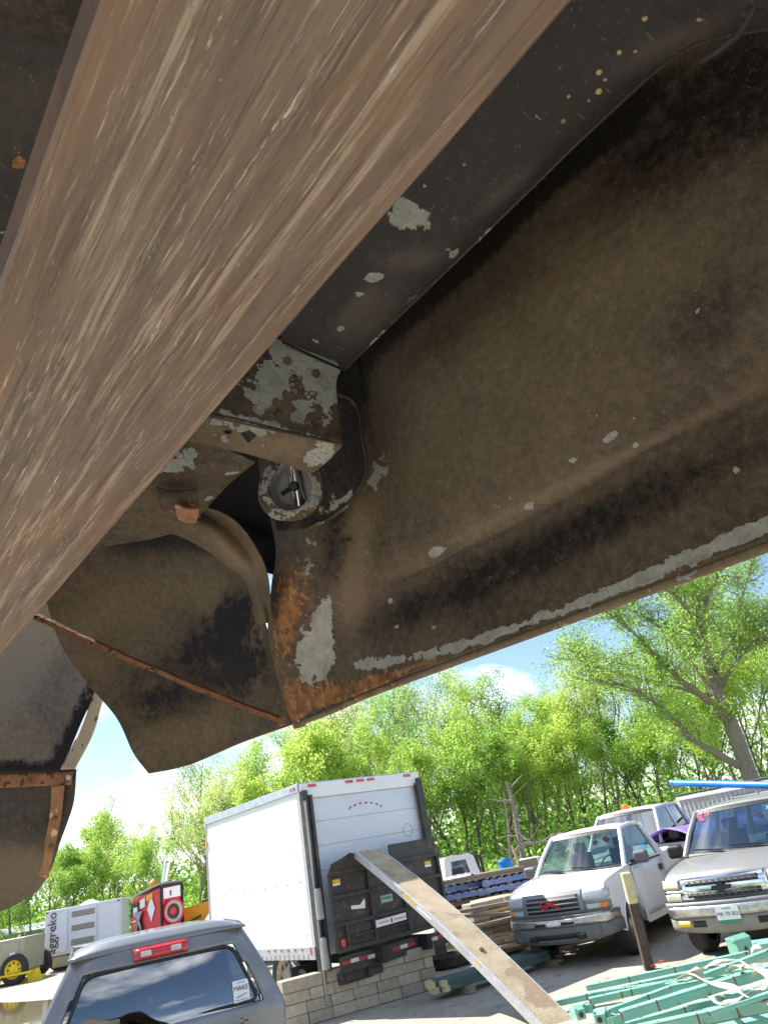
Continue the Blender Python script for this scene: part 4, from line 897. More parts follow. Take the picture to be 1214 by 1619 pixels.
# barrel, hose, red-brown sheets beyond
yb = 22
bx = AY(800, 1370, yb); b0 = thing('plastic_barrel', 'bright blue plastic barrel standing before the woods', 'barrel', (bx.x, yb, bx.z - .25)); b0.scale = (.75, .75, .75)
sh = thing('sheet_stack', 'flat stack of reddish plywood sheets on bearers below the blue barrel', 'sheet stack', (bx.x - .5, yb, 0))
zt_ = bx.z - .25
for k in range(5): b = MB(); b.box((0, 0, zt_ - .03 - k * .05), (3.6, 1.6, .045)); b.build('sheet', 'red_ply', sh)
b = MB()
for xx in (-1.6, 0, 1.6): b.box((xx, 0, (zt_ - .27) / 2), (.3, 1.4, zt_ - .27))
b.build('bearer', 'weathered_wood', sh)
b = MB(); b.lathe((0, 0, 0), (0, 0, 1), [(0, 0), (.24, 0), (.27, .05), (.27, .25), (.285, .27), (.27, .29), (.27, .5), (.28, .52), (.24, .6), (0, .6)], 24); b.build('drum', 'barrel_blue', b0, smooth=40); b = MB(); b.lathe((.1, 0, .6), (0, 0, 1), [(.04, 0), (.04, .03), (0, .03)], 10); b.build('cap', 'black', b0)
b = MB()
for k in range(6): b.lathe((0, 0, .04 + k * .06), (0, 0, 1), [(.34 - .02 * k, -.03), (.40 - .02 * k, 0), (.34 - .02 * k, .03)], 26)
o = b.build('hose_coil', 'hose_white', smooth=60); o.location = (bx.x + .68, yb, zt_); tag(o, 'coil of ribbed white hose right of the blue barrel', 'hose')
b = MB(); b.bar((0, 0, 0), (-.12, 0, .75), .05, .05); o = b.build('wooden_stake', 'fresh_wood'); o.location = (bx.x + .36, yb - .35, zt_); tag(o, 'pale wooden stake leaning between barrel and hose coil', 'stake')
b = MB(); b.box((0, 0, .35), (.7, .5, .7)); ct = b.build('wooden_crate', 'weathered_wood', bevel=.01); _q = AY(840, 1392, 17.3); ct.scale = (.6, .6, .6); ct.location = (_q.x, 17.3, _q.z); tag(ct, 'grey wooden box at the right end of the blue pallets', 'crate')
b = MB(); b.box((0, 0, -1.2), (.5, .5, 2.4)); b.build('stand', 'weathered_wood', ct)
# scraps on the ground by the pickup
for i, (x, y, l, rz, m, lb) in enumerate(((815, 1503, .5, .4, 'paper', 'crumpled white scrap in front of the block stack'), (838, 1524, 1.5, .5, 'rust_flat', 'rusty teal strip lying by the pickup bumper'), (828, 1528, 1.2, .35, 'teal_timber', 'dark board lying beside the rusty strip'), (862, 1519, .6, .2, 'fresh_wood', 'short pale plank under the pickup bumper'), (872, 1524, .4, .1, 'fresh_wood', 'small pale stick left of the pickup wheel'))):
    p = G(x, y); b = MB(); b.box((0, 0, .03), (l, .12, .04)); o = b.build('ground_scrap' if m == 'paper' else 'loose_board', m, bevel=.008); o.location = p; o.rotation_euler.z = rz; tag(o, lb, 'board' if m != 'paper' else 'scrap')
# sheet-metal trailer, top right, and the blue pipe
def container():
    a, b_ = AY(1072, 1262, 24), AY(1330, 1215, 20.); zt = a.z - .05; root = thing('metal_trailer', 'corrugated grey sheet-metal box trailer behind the silver SUV roof', 'trailer', (a.x, a.y, 0), math.atan2(b_.y - a.y, b_.x - a.x)); L = (Vector((a.x, a.y, 0)) - Vector((b_.x, b_.y, 0))).length; zb = .9
    b = MB(); n = 160; b.grid(lambda u, v: Vector((u * L, -.03 * (abs(((u * L / .16) % 1) * 2 - 1) > .5), zb + (zt - zb) * v)), n, 1); b.build('corrugated_wall', 'galvanised', root, solid=.01)
    b = MB(); b.box((L / 2, 1.2, (zt + zb) / 2), (L - .02, 2.3, zt - zb - .05)); b.build('trailer_box', 'galvanised', root)
    b = MB(); b.box((L / 2, -.02, zt + .03), (L + .1, .10, .10)); b.build('top_rail', 'white_paint', root); b = MB(); b.tube([(0, -.05, zt + .13), (L, -.05, zt + .13)], .03); b.build('cable', 'black', root)
    b = MB(); b.box((-.03, .02, (zt + zb) / 2), (.10, .12, zt - zb)); b.build('corner_post', 'white_paint', root); b = MB(); b.box((-.03, -.05, zt - .55), (.08, .02, .08)); b.build('reflector', 'red_lens', root)
    for x in (1.0, L - 1): wheel(root, (x, .2, .45), .45, .25, -1)
    return zt
container()
def bluepipe():
    a, b_ = AY(1064, 1238, 19), AY(1300, 1243, 15.5); root = thing('blue_pipe', 'bright blue pipe held high above the silver SUV on thin stands', 'pipe', a)
    d = b_ - a; b = MB(); b.tube([(0, 0, 0), d * .5 + Vector((0, 0, -.0)), d], .075, n=14); b.build('pipe', 'blue_paint', root, smooth=50)
    b = MB(); b.lathe((0, 0, 0), -d, [(.085, -.03), (.085, .05), (0, .05)], 14); b.build('end_cap', 'blue_paint', root, smooth=40)
    for k in (.6, .8): q = d * k; b = MB(); b.tube([q, (q.x, q.y, -a.z + .0)], .03, n=8); b.build('stand', 'galvanised', root)
bluepipe()
# ------------------------------------------------------------------ near grey pickup
def near_pickup():
    root = thing('near_pickup', 'dark grey pickup cab seen close from behind, red brake light above its rear window', 'pickup truck', (-2.47, 6.6, -.10), 2.008)
    hw, rf, belt = .99, 1.93, 1.22
    def sec(z):   # half width at height
        return .99 - .05 * max(0, (1.22 - z)) - .30 * max(0, min(1, (z - 1.2) / .62)) ** 1.15
    prof = [(0.02, .7), (0.0, 1.0), (0.0, 1.20), (.10, 1.70), (.17, 1.83)]
    def back(u, v):   # back wall, v height .6..1.80
        z = .6 + (1.84 - .6) * v; x = .0 + .17 * max(0, (z - 1.2) / .62) ** 1.3; y = sec(z) * (1 - 2 * u); x += .10 * abs(2 * u - 1) ** 5; return Vector((x, y, z))
    gz0, gz1 = 1.26, 1.715
    def inwin(u, v):
        z = .6 + 1.24 * v; y = abs(sec(z) * (1 - 2 * u)); lim = .80 - .20 * max(0, (z - gz0) / (gz1 - gz0)) ** 1.2
        return gz0 < z < gz1 and y < lim
    b = MB(); b.grid(back, 60, 50, keep=lambda u, v: not inwin(u, v)); bk = b.build('back_wall', 'grey_paint', root, smooth=60, solid=.02, solid_off=1)
    # pressed swage lines under the window
    for (y0, y1, z) in ((.70, -.62, 1.19), (.70, -.62, 1.155), (-.62, -.66, 1.17)):
        b = MB(); b.bar((-.008, y0, z), (-.008, y1, z + .0), .008, .008); b.build('swage_line', 'black', bk)
    for (y0, z0, y1, z1) in ((-.45, 1.10, -.80, 1.10), (-.45, 1.10, -.45, .9), (-.80, 1.10, -.80, .9), (.72, 1.10, -.36, 1.10), (-.36, 1.10, -.36, .9)):
        b = MB(); b.bar((-.01, y0, z0), (-.01, y1, z1), .010, .008); b.build('swage_line', 'black', bk)
    # rounded window: glass + rubber seal
    gpts = []
    corners = [(-.76, gz0 + .03, .07), (.76, gz0 + .03, .07), (.585, gz1 - .005, .09), (-.585, gz1 - .005, .09)]
    for k, (y, z, r_) in enumerate(corners):
        p = Vector((0, y, z)); a_ = Vector((0, corners[k - 1][0], corners[k - 1][1])); c_ = Vector((0, corners[(k + 1) % 4][0], corners[(k + 1) % 4][1])); q0 = p + (a_ - p).normalized() * r_; q1 = p + (c_ - p).normalized() * r_
        for t in np.linspace(0, 1, 7): gpts.append(q0 * (1 - t) ** 2 + p * 2 * t * (1 - t) + q1 * t * t)
    fx_ = lambda p, o: Vector((.0 + .17 * max(0, (p.z - 1.2) / .62) ** 1.3 + o + .03 * (p.y / .75) ** 2 - .02, p.y, p.z))
    ring = [fx_(p, -.004) for p in gpts]; b = MB(); b.tube(ring + [ring[0], ring[1]], .014, n=8); b.build('window_seal', 'black', root, smooth=60)
    b = MB(); b.grid(lambda u, v: (lambda z: fx_(Vector((0, (.78 - .19 * max(0, (z - gz0) / (gz1 - gz0))) * (1 - 2 * u), z)), .004))(gz0 - .01 + (gz1 - gz0 + .02) * v), 24, 16, keep=lambda u, v: not ((abs(2 * u - 1) > .93) and (v < .06 or v > .92))); b.build('rear_window', 'glass_dark', root, smooth=80)
    # sides + roof
    for s in (1, -1):
        def side(u, v, s=s):
            z = .6 + 1.24 * v; return Vector((.10 + 1.0 * u + .17 * max(0, (z - 1.2) / .62) ** 1.3, s * sec(z) * 1.0, z))
        b = MB(); b.grid(side, 10, 24, keep=lambda u, v: not (.35 < u < .9 and .56 < v < .90)); b.build('side_wall', 'grey_paint', root, smooth=60, solid=.02)
        b = MB(); b.grid(lambda u, v: side(.35 + .55 * u, .56 + .34 * v), 2, 2); b.build('side_window', 'glass_dark', root)
        b = MB(); b.tube([(.17, s * .70, 1.835), (.4, s * .70, 1.865), (1.2, s * .70, 1.875)], .012, n=6); b.build('roof_ditch', 'black', root)
        if s > 0:
            b = MB(); b.box((1.25, s * 1.10, 1.28), (.14, .20, .22)); mo = b.build('mirror', 'grey_plastic', root, bevel=.05, seg=3)
            b = MB(); b.bar((1.25, s * 1.05, 1.3), (1.2, s * .93, 1.26), .05, .05); b.build('mirror_arm', 'black', mo)
    def roof(u, v):
        y = (.715 - 1.43 * v); e = (abs(2 * v - 1)) ** 5; k = min(1, u / .14); x = .155 + 1.35 * u; return Vector((x, y, 1.835 + .085 * (1 - e) * (1 - (1 - k) ** 2.2) - .01 * u))
    b = MB(); b.grid(roof, 30, 24); b.build('roof', 'grey_paint', root, smooth=70, solid=.02)
    b = MB(); b.grid(lambda u, v: Vector((1.5 + .55 * u, .70 * (1 - 2 * v) * (1 + .25 * u), 1.84 - .55 * u)), 4, 6); b.build('windshield', 'glass_dark', root)
    b = MB(); b.add(*prism([(1.1, .6), (1.1, 1.22), (2.1, 1.25), (3.3, 1.12), (3.4, .6)], .97, 6, lambda q, v: q)); b.build('hood', 'grey_paint', root, smooth=35, bevel=.06)
    # high brake light
    b = MB(); b.grid(lambda u, v: Vector((.105 + .035 * v - .022 * math.sin(math.pi * v) ** .6 - .0, .215 - .43 * u, 1.745 + .075 * v)), 8, 5); bl = b.build('brake_light', 'red_lens', root, bevel=.0, solid=.03, smooth=50)
    for y in (.12, -.12): b = MB(); b.box((.088, y, 1.785), (.02, .085, .04)); b.build('reversing_lens', 'lamp_clear', bl, bevel=.006)
    # sticker
    def S(y, z, o): p = fx_(Vector((0, y, z)), -.008 - o); return p
    b = MB(); b.quad(S(-.555, 1.30, 0), S(-.69, 1.30, 0), S(-.69, 1.45, 0), S(-.555, 1.45, 0)); st = b.build('sticker', 'paper', root, solid=.001)
    o0 = S(-.6225, 1.395, .004); ex = Vector((0, -1, 0)); up = (S(-.62, 1.45, 0) - S(-.62, 1.30, 0)).normalized()
    text('sticker_word', 'MAKE', .047, 'dark_print', st, frame(o0, ex, up), .0005)
    b = MB(); b.bar(S(-.58, 1.335, .004), S(-.67, 1.355, .004), .008, .002); b.bar(S(-.57, 1.315, .004), S(-.68, 1.315, .004), .006, .002); b.bar(S(-.59, 1.435, .004), S(-.66, 1.435, .004), .006, .002); b.build('sticker_line', 'dark_print', st)
    # cab interior
    for y in (-.42, .42):
        b = MB(); b.box((.75, y, 1.25), (.16, .5, .45)); b.box((.72, y, 1.56), (.10, .27, .17)); b.build('seat', 'seat_fabric', root, bevel=.05, seg=3)
    b = MB(); b.box((.65, 0, .85), (1.1, 1.7, .5)); b.build('cab_floor', 'interior', root)
    # bed
    b = MB()
    for s in (1, -1): b.box((-1.1, s * .86, .84), (2.1, .10, .34))
    b.box((-2.15, 0, .84), (.08, 1.8, .34)); b.box((-.06, 0, .88), (.05, 1.8, .3)); b.box((-1.1, 0, .68), (2.1, 1.8, .05)); b.build('bed', 'grey_paint', root, bevel=.02)
    for x in (-1.2, 2.6):
        for s in (1, -1): wheel(root, (x, s * .82, .39), .39, .26, s)
near_pickup()
# ------------------------------------------------------------------ generators at the left
def genset():
    y = 36.; bl = AY(69, 1516, y); tl = AY(69, 1442, y); br = AY(192, 1484, y + 1.0); H = tl.z - bl.z; d = br - bl; W_ = math.hypot(d.x, d.y); z0 = bl.z
    root = thing('generator_trailer', 'large white generator housing with round air port and upright dark lettering on its side', 'generator', (bl.x, bl.y, 0), math.atan2(d.y, d.x))
    D = 4.2
    b = MB(); b.box((W_ / 2, D / 2, z0 + H / 2), (W_, D, H)); ho = b.build('housing', 'genset_white', root, bevel=.04)
    def pn(name, x0, x1, za, zb, m, o=.02, par=ho): b = MB(); b.box(((x0 + x1) / 2 * W_, -o, z0 + (za + zb) / 2 * H), ((x1 - x0) * W_, o * 2, (zb - za) * H)); return b.build(name, m, par, bevel=.01)
    pn('door', .13, .29, .06, .93, 'genset_white', .03); c_ = pn('vent_panel', .32, .67, .06, .95, 'genset_white', .03); pn('door', .70, .98, .06, .93, 'genset_white', .03)
    for za in (.80, .50, .20):
        for k in range(3): b = MB(); b.box((.5 * W_, -.07, z0 + (za - .02 + k * .045) * H), (.30 * W_, .05, .025 * H), Matrix.Rotation(.5, 3, 'X')); b.build('louvre_slat', 'tan_grey', c_)
    text('side_lettering', 'aggreko', .57 * H / 2.0, 'dark_print', ho, frame((.105 * W_, -.045 - .03, z0 + .50 * H), (0, 0, 1), (-1, 0, 0)), .01)
    for x, z in ((.03, .12), (.95, .10)): b = MB(); b.lathe((x * W_ + .02, -.03, z0 + z * H), (0, -1, 0), [(.1, 0), (.1, .03), (0, .04)], 16); b.build('tail_lamp', 'red_lens', ho, smooth=40)
    for x, z in ((.03, .95), (.97, .95)): b = MB(); b.lathe((x * W_, -.03, z0 + z * H), (0, -1, 0), [(.05, 0), (.05, .03), (0, .04)], 12); b.build('side_marker', 'red_lens', ho)
    b = MB(); b.lathe((-.02, 1.3, z0 + .55 * H), (-1, 0, 0), [(.5, 0), (.5, .05), (.42, .05), (.4, .01), (0, .01)], 28); b.build('air_port', 'black', ho, smooth=40)
    b = MB(); b.grid(lambda u, v: Vector((.44 * W_ + .8 * u, .3 + .5 * v, z0 + H + .16 * math.sin(math.pi * u) * math.sin(math.pi * v) + .08 * mnoise.noise((u * 5, v * 5, 2)))), 10, 6); b.build('rag', 'hose_white', ho, smooth=60)
    b = MB(); b.box((W_ / 2, D / 2, z0 - .12), (W_ * 1.0, D * .9, .24)); b.box((W_ * .55, .5, z0 - .42), (W_ * .75, .3, .36)); b.build('chassis', 'grey_plastic', root)
    b = MB(); b.box((.22 * W_, .1, z0 - .25), (.7, .12, .4)); b.build('fender', 'tan_paint', root)
    for x in (.2, .82):
        for yy in (.25, D - .3): wheel(root, (x * W_, yy, .5), .5, .28, -1 if yy < 1 else 1)
genset()
def tan_genset():
    y = 33.; a = AY(-90, 1510, y); z1 = AY(30, 1483, y).z; z0 = AY(30, 1537, y).z; r = AY(34, 1500, y); W_ = r.x - a.x; H = z1 - z0; root = thing('generator_trailer', 'tan generator housing on a bright yellow trailer at the left edge by the puddle', 'generator', (a.x, y, 0), R(4))
    b = MB(); b.box((W_ / 2, 1.0, z0 + H / 2), (W_, 2.0, H)); ho = b.build('housing', 'tan_paint', root, bevel=.03)
    for x0, x1 in ((.36, .62), (.66, .94)):
        b = MB(); b.box(((x0 + x1) / 2 * W_, -.015, z0 + H * .5), ((x1 - x0) * W_, .03, H * .8)); d = b.build('door', 'tan_paint', ho, bevel=.008)
        b = MB(); b.box((x1 * W_ - .25, -.04, z0 + H * .5), (.22, .02, .24)); b.build('latch_plate', 'paper', d)
        b = MB(); b.box((x0 * W_ + .12, -.04, z0 + H * .78), (.14, .02, .18)); b.box((x0 * W_ + .12, -.04, z0 + H * .22), (.14, .02, .18)); b.build('hinge', 'galvanised', d)
    b = MB(); b.box((W_ * .45, 1.0, z0 - .10), (W_ * 1.0, 2.0, .20)); b.box((W_ * 1.06, .35, z0 - .42), (1.0, .5, .32)); b.build('trailer_frame', 'yellow_paint', root, bevel=.02)
    wc = AY(20, 1558, y); wx_ = wc.x - a.x; rr = wc.z if wc.z > .35 else .55
    b = MB()
    b.bar((wx_ - 1.0, -.1, z0 - .65), (wx_ - .75, -.1, z0 - .05), .1, .5); b.bar((wx_ - .8, -.1, z0 - .06), (wx_ + .8, -.1, z0 - .06), .5, .08); b.bar((wx_ + .75, -.1, z0 - .05), (wx_ + .95, -.1, z0 - .6), .1, .5); b.build('mudguard', 'yellow_paint', root)
    wheel(root, (wx_, -.12, rr), rr, .3, -1, 'yellow_paint'); wheel(root, (wx_, 2.1, rr), rr, .3, 1, 'yellow_paint')
    b = MB(); b.lathe((W_ * 1.1, .08, z0 - .42), (0, -1, 0), [(.09, 0), (.09, .03), (0, .03)], 14); b.build('tail_lamp', 'red_lens', root)
tan_genset()
def shed():
    a = AY(-60, 1480, 47); z = AY(20, 1468, 47).z; b_ = AY(72, 1480, 47); W_ = b_.x - a.x; root = thing('low_shed', 'low shed with flat blue-grey roof behind the generators', 'shed', (a.x, 47, 0), .06)
    b = MB(); b.box((W_ / 2 + 1, 2, (z - .3) / 2), (W_ + 2, 4, z - .3)); b.build('wall', 'tan_grey', root); b = MB(); b.add([(0, -.3, z - .75), (W_ + 2, -.3, z - .75), (W_ + 2, 4, z), (0, 4, z), (0, -.3, z - .68), (W_ + 2, -.3, z - .68), (W_ + 2, 4, z + .07), (0, 4, z + .07)], [(0, 1, 2, 3), (7, 6, 5, 4), (0, 4, 5, 1), (1, 5, 6, 2), (2, 6, 7, 3), (3, 7, 4, 0)]); b.build('roof', 'shed_roof', root)
shed()
def red_machine():
    y = 21.; a = AY(207, 1468, y); m_ = AY(256, 1466, y - .7); c_ = AY(289, 1455, y - .25); top = AY(256, 1402, y - .7).z; z0 = m_.z - .05; H = top - z0
    root = thing('red_machine', 'red compressor with white diamond, round fan port and shiny exhaust pipe, on a low flatbed', 'compressor', (m_.x, m_.y, 0))
    A = Vector((a.x - m_.x, a.y - m_.y, 0)); C_ = Vector((c_.x - m_.x, c_.y - m_.y, 0)); U = Vector((0, 0, 1)); z = U * z0
    bk = A + C_
    b = MB(); Hh = U * H; v = [z, C_ + z, bk + z, A + z, Hh + z, C_ + Hh * 1.0 + z, bk + Hh * .95 + z, A * .62 + Hh + z, A + z + Hh * .80]
    b.add([z, C_ + z, bk + z, A + z, z + Hh, C_ + z + Hh, bk + z + Hh * .8, A + z + Hh * .8], [(0, 3, 2, 1), (4, 5, 6, 7), (0, 1, 5, 4), (1, 2, 6, 5), (2, 3, 7, 6), (3, 0, 4, 7)]); ho = b.build('housing', 'red_paint', root, bevel=.03)
    na = A.normalized(); nC = C_.normalized(); outA = Vector((na.y, -na.x, 0)); outA = outA if outA.y < 0 else -outA; outC = Vector((nC.y, -nC.x, 0)); outC = outC if outC.y < 0 else -outC
    def pa(s, h, o=.02): return A * s + U * (z0 + H * h) + outA * o
    def pc(s, h, o=.02): return C_ * s + U * (z0 + H * h) + outC * o
    b = MB(); b.add([pa(.30, .58 + .25), pa(.42, .52), pa(.30, .22), pa(.18, .52)], [(0, 1, 2, 3)]); b.build('diamond_mark', 'paper', ho, solid=.01)
    b = MB(); b.quad(pa(.25, .76), pa(.45, .72), pa(.45, .85), pa(.25, .9)); b.build('yellow_patch', 'yellow_print', ho, solid=.01)
    b = MB(); b.quad(pa(.50, .60), pa(.66, .56), pa(.66, .76), pa(.50, .82)); b.build('white_patch', 'paper', ho, solid=.01)
    b = MB(); b.quad(pa(.56, .02, .03), pa(.94, .02, .03), pa(.94, .72, .03), pa(.70, .74, .03)); e_ = b.build('engine_opening', 'black', ho, solid=.02)
    b = MB(); b.quad(pa(.72, .02, .05), pa(.9, .02, .05), pa(.9, .40, .05), pa(.72, .38, .05)); b.build('red_door', 'red_paint', e_, solid=.02); b = MB(); b.quad(pa(.72, .42, .05), pa(.84, .42, .05), pa(.84, .62, .05), pa(.72, .62, .05)); b.build('filter', 'paper', e_, solid=.02)
    for k in range(6): b = MB(); b.tube([pa(.6 + .05 * k, .08 + .1 * (k % 3), .06), pa(.66, .3, .07), pa(.58 + .05 * k, .5, .06)], .025, n=6); b.build('engine_pipe', 'galvanised', e_)
    b = MB(); b.quad(pc(.10, .70), pc(.92, .70), pc(.92, .97), pc(.10, .95)); w_ = b.build('white_panel', 'paper', ho, solid=.01); b = MB(); b.quad(pc(.40, .76, .035), pc(.48, .76, .035), pc(.48, .88, .035), pc(.40, .88, .035)); b.build('red_print', 'red_tape', w_, solid=.005)
    b = MB(); q = pc(.52, .37, .0); rr = .30 * H; b.lathe(q, outC, [(rr, 0), (rr, .10), (rr * .86, .10), (rr * .8, .03), (rr * .35, .02), (rr * .3, .06), (0, .08)], 28); b.build('fan_port', 'red_paint', ho, smooth=40)
    b = MB(); b.lathe(q + outC * .055, outC, [(rr * .80, 0), (rr * .84, .03), (rr * .74, .03), (rr * .6, 0)], 28); b.build('fan_ring', 'galvanised', ho, smooth=40)
    b = MB(); b.lathe(q + outC * .04, outC, [(rr * .6, 0), (rr * .3, .02), (0, .03)], 20); b.build('fan_core', 'rusty_edge', ho, smooth=40)
    for s in (0, 1): b = MB(); b.bar(pc(s, 0), pc(s, 1.01), .07, .05, up=(1, 0, 0)); b.build('frame_post', 'black', ho)
    b = MB(); b.bar(pc(0, 1.02), pc(1, 1.02), .06, .06); b.build('frame_top', 'black', ho)
    b = MB(); t0 = C_ * .45 + A * .2 + U * (z0 + H); b.tube([t0, t0 + Vector((.12, 0, .55))], .09, n=16); b.build('exhaust_pipe', 'chrome', root, smooth=50)
    b = MB(); b.grid(lambda u, v: A * (.05 + .95 * u) + C_ * v + U * (z0 + H * (1.03 - .2 * u) + .05), 4, 4); b.build('hood_panel', 'galvanised', root, solid=.04)
    b = MB(); t1 = A * .45 + C_ * .3 + U * (z0 + H * 1.0); b.lathe(t1, U, [(.09, 0), (.09, .16), (.05, .2), (0, .2)], 12); b.build('beacon', 'amber_bright', root, smooth=40)
    b = MB(); cc = (A + C_) / 2; ang = math.atan2(C_.y, C_.x); Mz = Matrix.Rotation(ang, 3, 'Z'); b.box((cc.x, cc.y, z0 - .12), (3.4, 2.4, .2), Mz); b.build('flatbed_deck', 'grey_plastic', root, bevel=.02)
    b = MB(); b.box((cc.x, cc.y, (z0 - .2 + .5) / 2), (2.8, 1.0, z0 - .7), Mz); b.build('flatbed_frame', 'black', root)
    for sx in (-1.1, 1.1):
        for s in (1, -1): wheel(root, (cc.x + sx, cc.y + s * .85, .42), .42, .25, s)
red_machine()
def yellow_machine():
    y = 22.; a, c_ = AY(301, 1462, y), AY(326, 1432, y); root = thing('yellow_machine', 'corner of a yellow-orange machine cover left of the box truck', 'machine', (a.x, y, 0))
    W_ = c_.x - a.x + .6; b = MB(); b.add(*prism([(0, .5), (0, c_.z - .12), (.1, c_.z), (W_, c_.z + .1), (W_, .5)], .7, 2, lambda q, v: q)); b.build('cover', 'orange_paint', root, bevel=.05, smooth=35)
    b = MB(); b.bar((.25, -.72, a.z + .1), (.55, -.74, c_.z - .2), .05, .05); b.build('grab_handle', 'rusty_edge', root)
    b = MB(); b.lathe((.45, 0, c_.z + .03), (0, 0, 1), [(.1, 0), (.1, .12), (0, .14)], 10); b.build('filler_cap', 'black', root)
    for x in (.2, W_ - .2): wheel(root, (x, -.5, .4), .4, .25, -1); wheel(root, (x, .5, .4), .4, .25, 1)
yellow_machine()
# ------------------------------------------------------------------ the old vehicle body overhead
# local frame: Dv along the body (to the lower left of the view), Lv sideways, Nv up
Dv = ray(-352, 1442).normalized(); Lv = Dv.cross(Vector((0, 0, 1))).normalized(); Nv = Lv.cross(Dv)
def VV(l, n, d): return CAM + Lv * l + Nv * n + Dv * d
def ratio(px, py): q = ray(px, py); return q.dot(Nv) / q.dot(Lv)
def LT(px, py, l):
    """point on the sight line at lateral distance l"""
    q = ray(px, py); return l / q.dot(Lv)

def undermat(name, dark=(.012, .0105, .0095), brown=(.162, .121, .079), flake=(.33, .34, .315), base=.5, bump=.5, fine=60):
    m = bpy.data.materials.new(name); m.use_nodes = True; t = m.node_tree; b = t.nodes['Principled BSDF']; L = t.links.new
    b.inputs['Specular IOR Level'].default_value = .18
    tc = nd(t, 'ShaderNodeTexCoord')
    def noise(s, det=8, ro=.6):
        n = nd(t, 'ShaderNodeTexNoise'); n.inputs['Scale'].default_value = s; n.inputs['Detail'].default_value = det; n.inputs['Roughness'].default_value = ro; L(tc.outputs['Object'], n.inputs['Vector']); return n.outputs['Fac']
    def math_(op, a, c, clamp=False):
        n = nd(t, 'ShaderNodeMath', operation=op); n.use_clamp = clamp
        for i, x in enumerate((a, c)):
            if isinstance(x, (int, float)): n.inputs[i].default_value = x
            else: L(x, n.inputs[i])
        return n.outputs[0]
    def rng_(x, a, c, lo=0, hi=1): n = nd(t, 'ShaderNodeMapRange'); n.inputs[1].default_value = a; n.inputs[2].default_value = c; n.inputs[3].default_value = lo; n.inputs[4].default_value = hi; L(x, n.inputs[0]); return n.outputs[0]
    def attr(k): n = nd(t, 'ShaderNodeAttribute'); n.attribute_name = k; return n.outputs['Fac']
    def mix(f, a, c):
        n = nd(t, 'ShaderNodeMix', data_type='RGBA'); L(f, n.inputs[0])
        for i, x in ((6, a), (7, c)):
            if isinstance(x, tuple): n.inputs[i].default_value = (*x, 1)
            else: L(x, n.inputs[i])
        return n.outputs[2]
    n1 = noise(5); n2 = noise(fine, 10, .7); n3 = noise(260, 4, .7); n4 = noise(24, 8, .65); n5 = noise(130, 3, .5)
    mps = nd(t, 'ShaderNodeMapping'); mps.inputs['Scale'].default_value = (1, .12, .5); mps.inputs['Rotation'].default_value = (.4, .9, .3); L(tc.outputs['Object'], mps.inputs[0]); ns_ = nd(t, 'ShaderNodeTexNoise'); ns_.inputs['Scale'].default_value = 240; ns_.inputs['Detail'].default_value = 2; L(mps.outputs[0], ns_.inputs['Vector']); nsc = ns_.outputs['Fac']
    # dust on the undercoat, thinned where shade is painted in
    du = math_('ADD', attr('dust_shade'), math_('MULTIPLY', math_('SUBTRACT', n1, .5), .8)); du = math_('ADD', du, math_('MULTIPLY', math_('SUBTRACT', n2, .5), 1.1)); du = math_('ADD', du, math_('MULTIPLY', math_('SUBTRACT', n3, .5), .5))
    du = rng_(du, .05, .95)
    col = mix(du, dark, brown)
    sp = rng_(math_('MULTIPLY', n3, n2), .36, .42); col = mix(math_('MULTIPLY', sp, .6), col, (.30, .25, .18)); col = mix(math_('MULTIPLY', rng_(n5, .60, .66), .28), col, (.035, .028, .02)); col = mix(math_('MULTIPLY', rng_(nsc, .69, .73), .35), col, (.26, .21, .15))
    # soot, and black painted in for shade
    bk = rng_(math_('ADD', attr('soot_shade'), math_('ADD', math_('MULTIPLY', math_('SUBTRACT', n2, .5), 1.5), math_('MULTIPLY', math_('SUBTRACT', n4, .5), 1.3))), .25, .66); col = mix(bk, col, (.012, .011, .012))
    # rust
    rc = mix(rng_(n4, .4, .62), (.27, .12, .042), (.09, .042, .022)); rc = mix(rng_(n2, .52, .66), rc, (.34, .20, .09))
    ru = rng_(math_('ADD', attr('rust'), math_('ADD', math_('MULTIPLY', math_('SUBTRACT', n2, .5), 1.4), math_('MULTIPLY', math_('SUBTRACT', n4, .5), 1.0))), .44, .56); col = mix(ru, col, rc)
    # bare grey paint showing through
    fv = math_('ADD', attr('flake'), math_('ADD', math_('MULTIPLY', math_('SUBTRACT', n4, .5), 1.9), math_('MULTIPLY', math_('SUBTRACT', n2, .5), 1.1))); fl = rng_(fv, .49, .51); halo = math_('MULTIPLY', rng_(fv, .40, .48), .7); col = mix(halo, col, (.06, .035, .022))
    fc = mix(rng_(n4, .35, .65), flake, tuple(x * .68 for x in flake)); fc = mix(math_('MULTIPLY', rng_(n5, .56, .64), .35), fc, (.12, .095, .07)); fc = mix(math_('MULTIPLY', rng_(nsc, .60, .66), .4), fc, (.16, .12, .085)); col = mix(fl, col, fc)
    # tan spots
    vo = nd(t, 'ShaderNodeTexVoronoi'); vo.inputs['Scale'].default_value = 70; vo.inputs['Randomness'].default_value = 1; L(tc.outputs['Object'], vo.inputs['Vector'])
    vr = nd(t, 'ShaderNodeSeparateColor'); L(vo.outputs['Color'], vr.inputs[0])
    sp2 = math_('MULTIPLY', rng_(math_('ADD', math_('ADD', vo.outputs['Distance'], math_('MULTIPLY', n2, .5)), math_('MULTIPLY', vr.outputs[1], .3)), .62, .54), rng_(math_('ADD', vr.outputs[0], attr('spots')), 1.0, 1.08)); col = mix(sp2, col, (.46, .34, .17))
    L(col, b.inputs['Base Color'])
    L(rng_(fl, 0, 1, .62, .42), b.inputs['Roughness'])
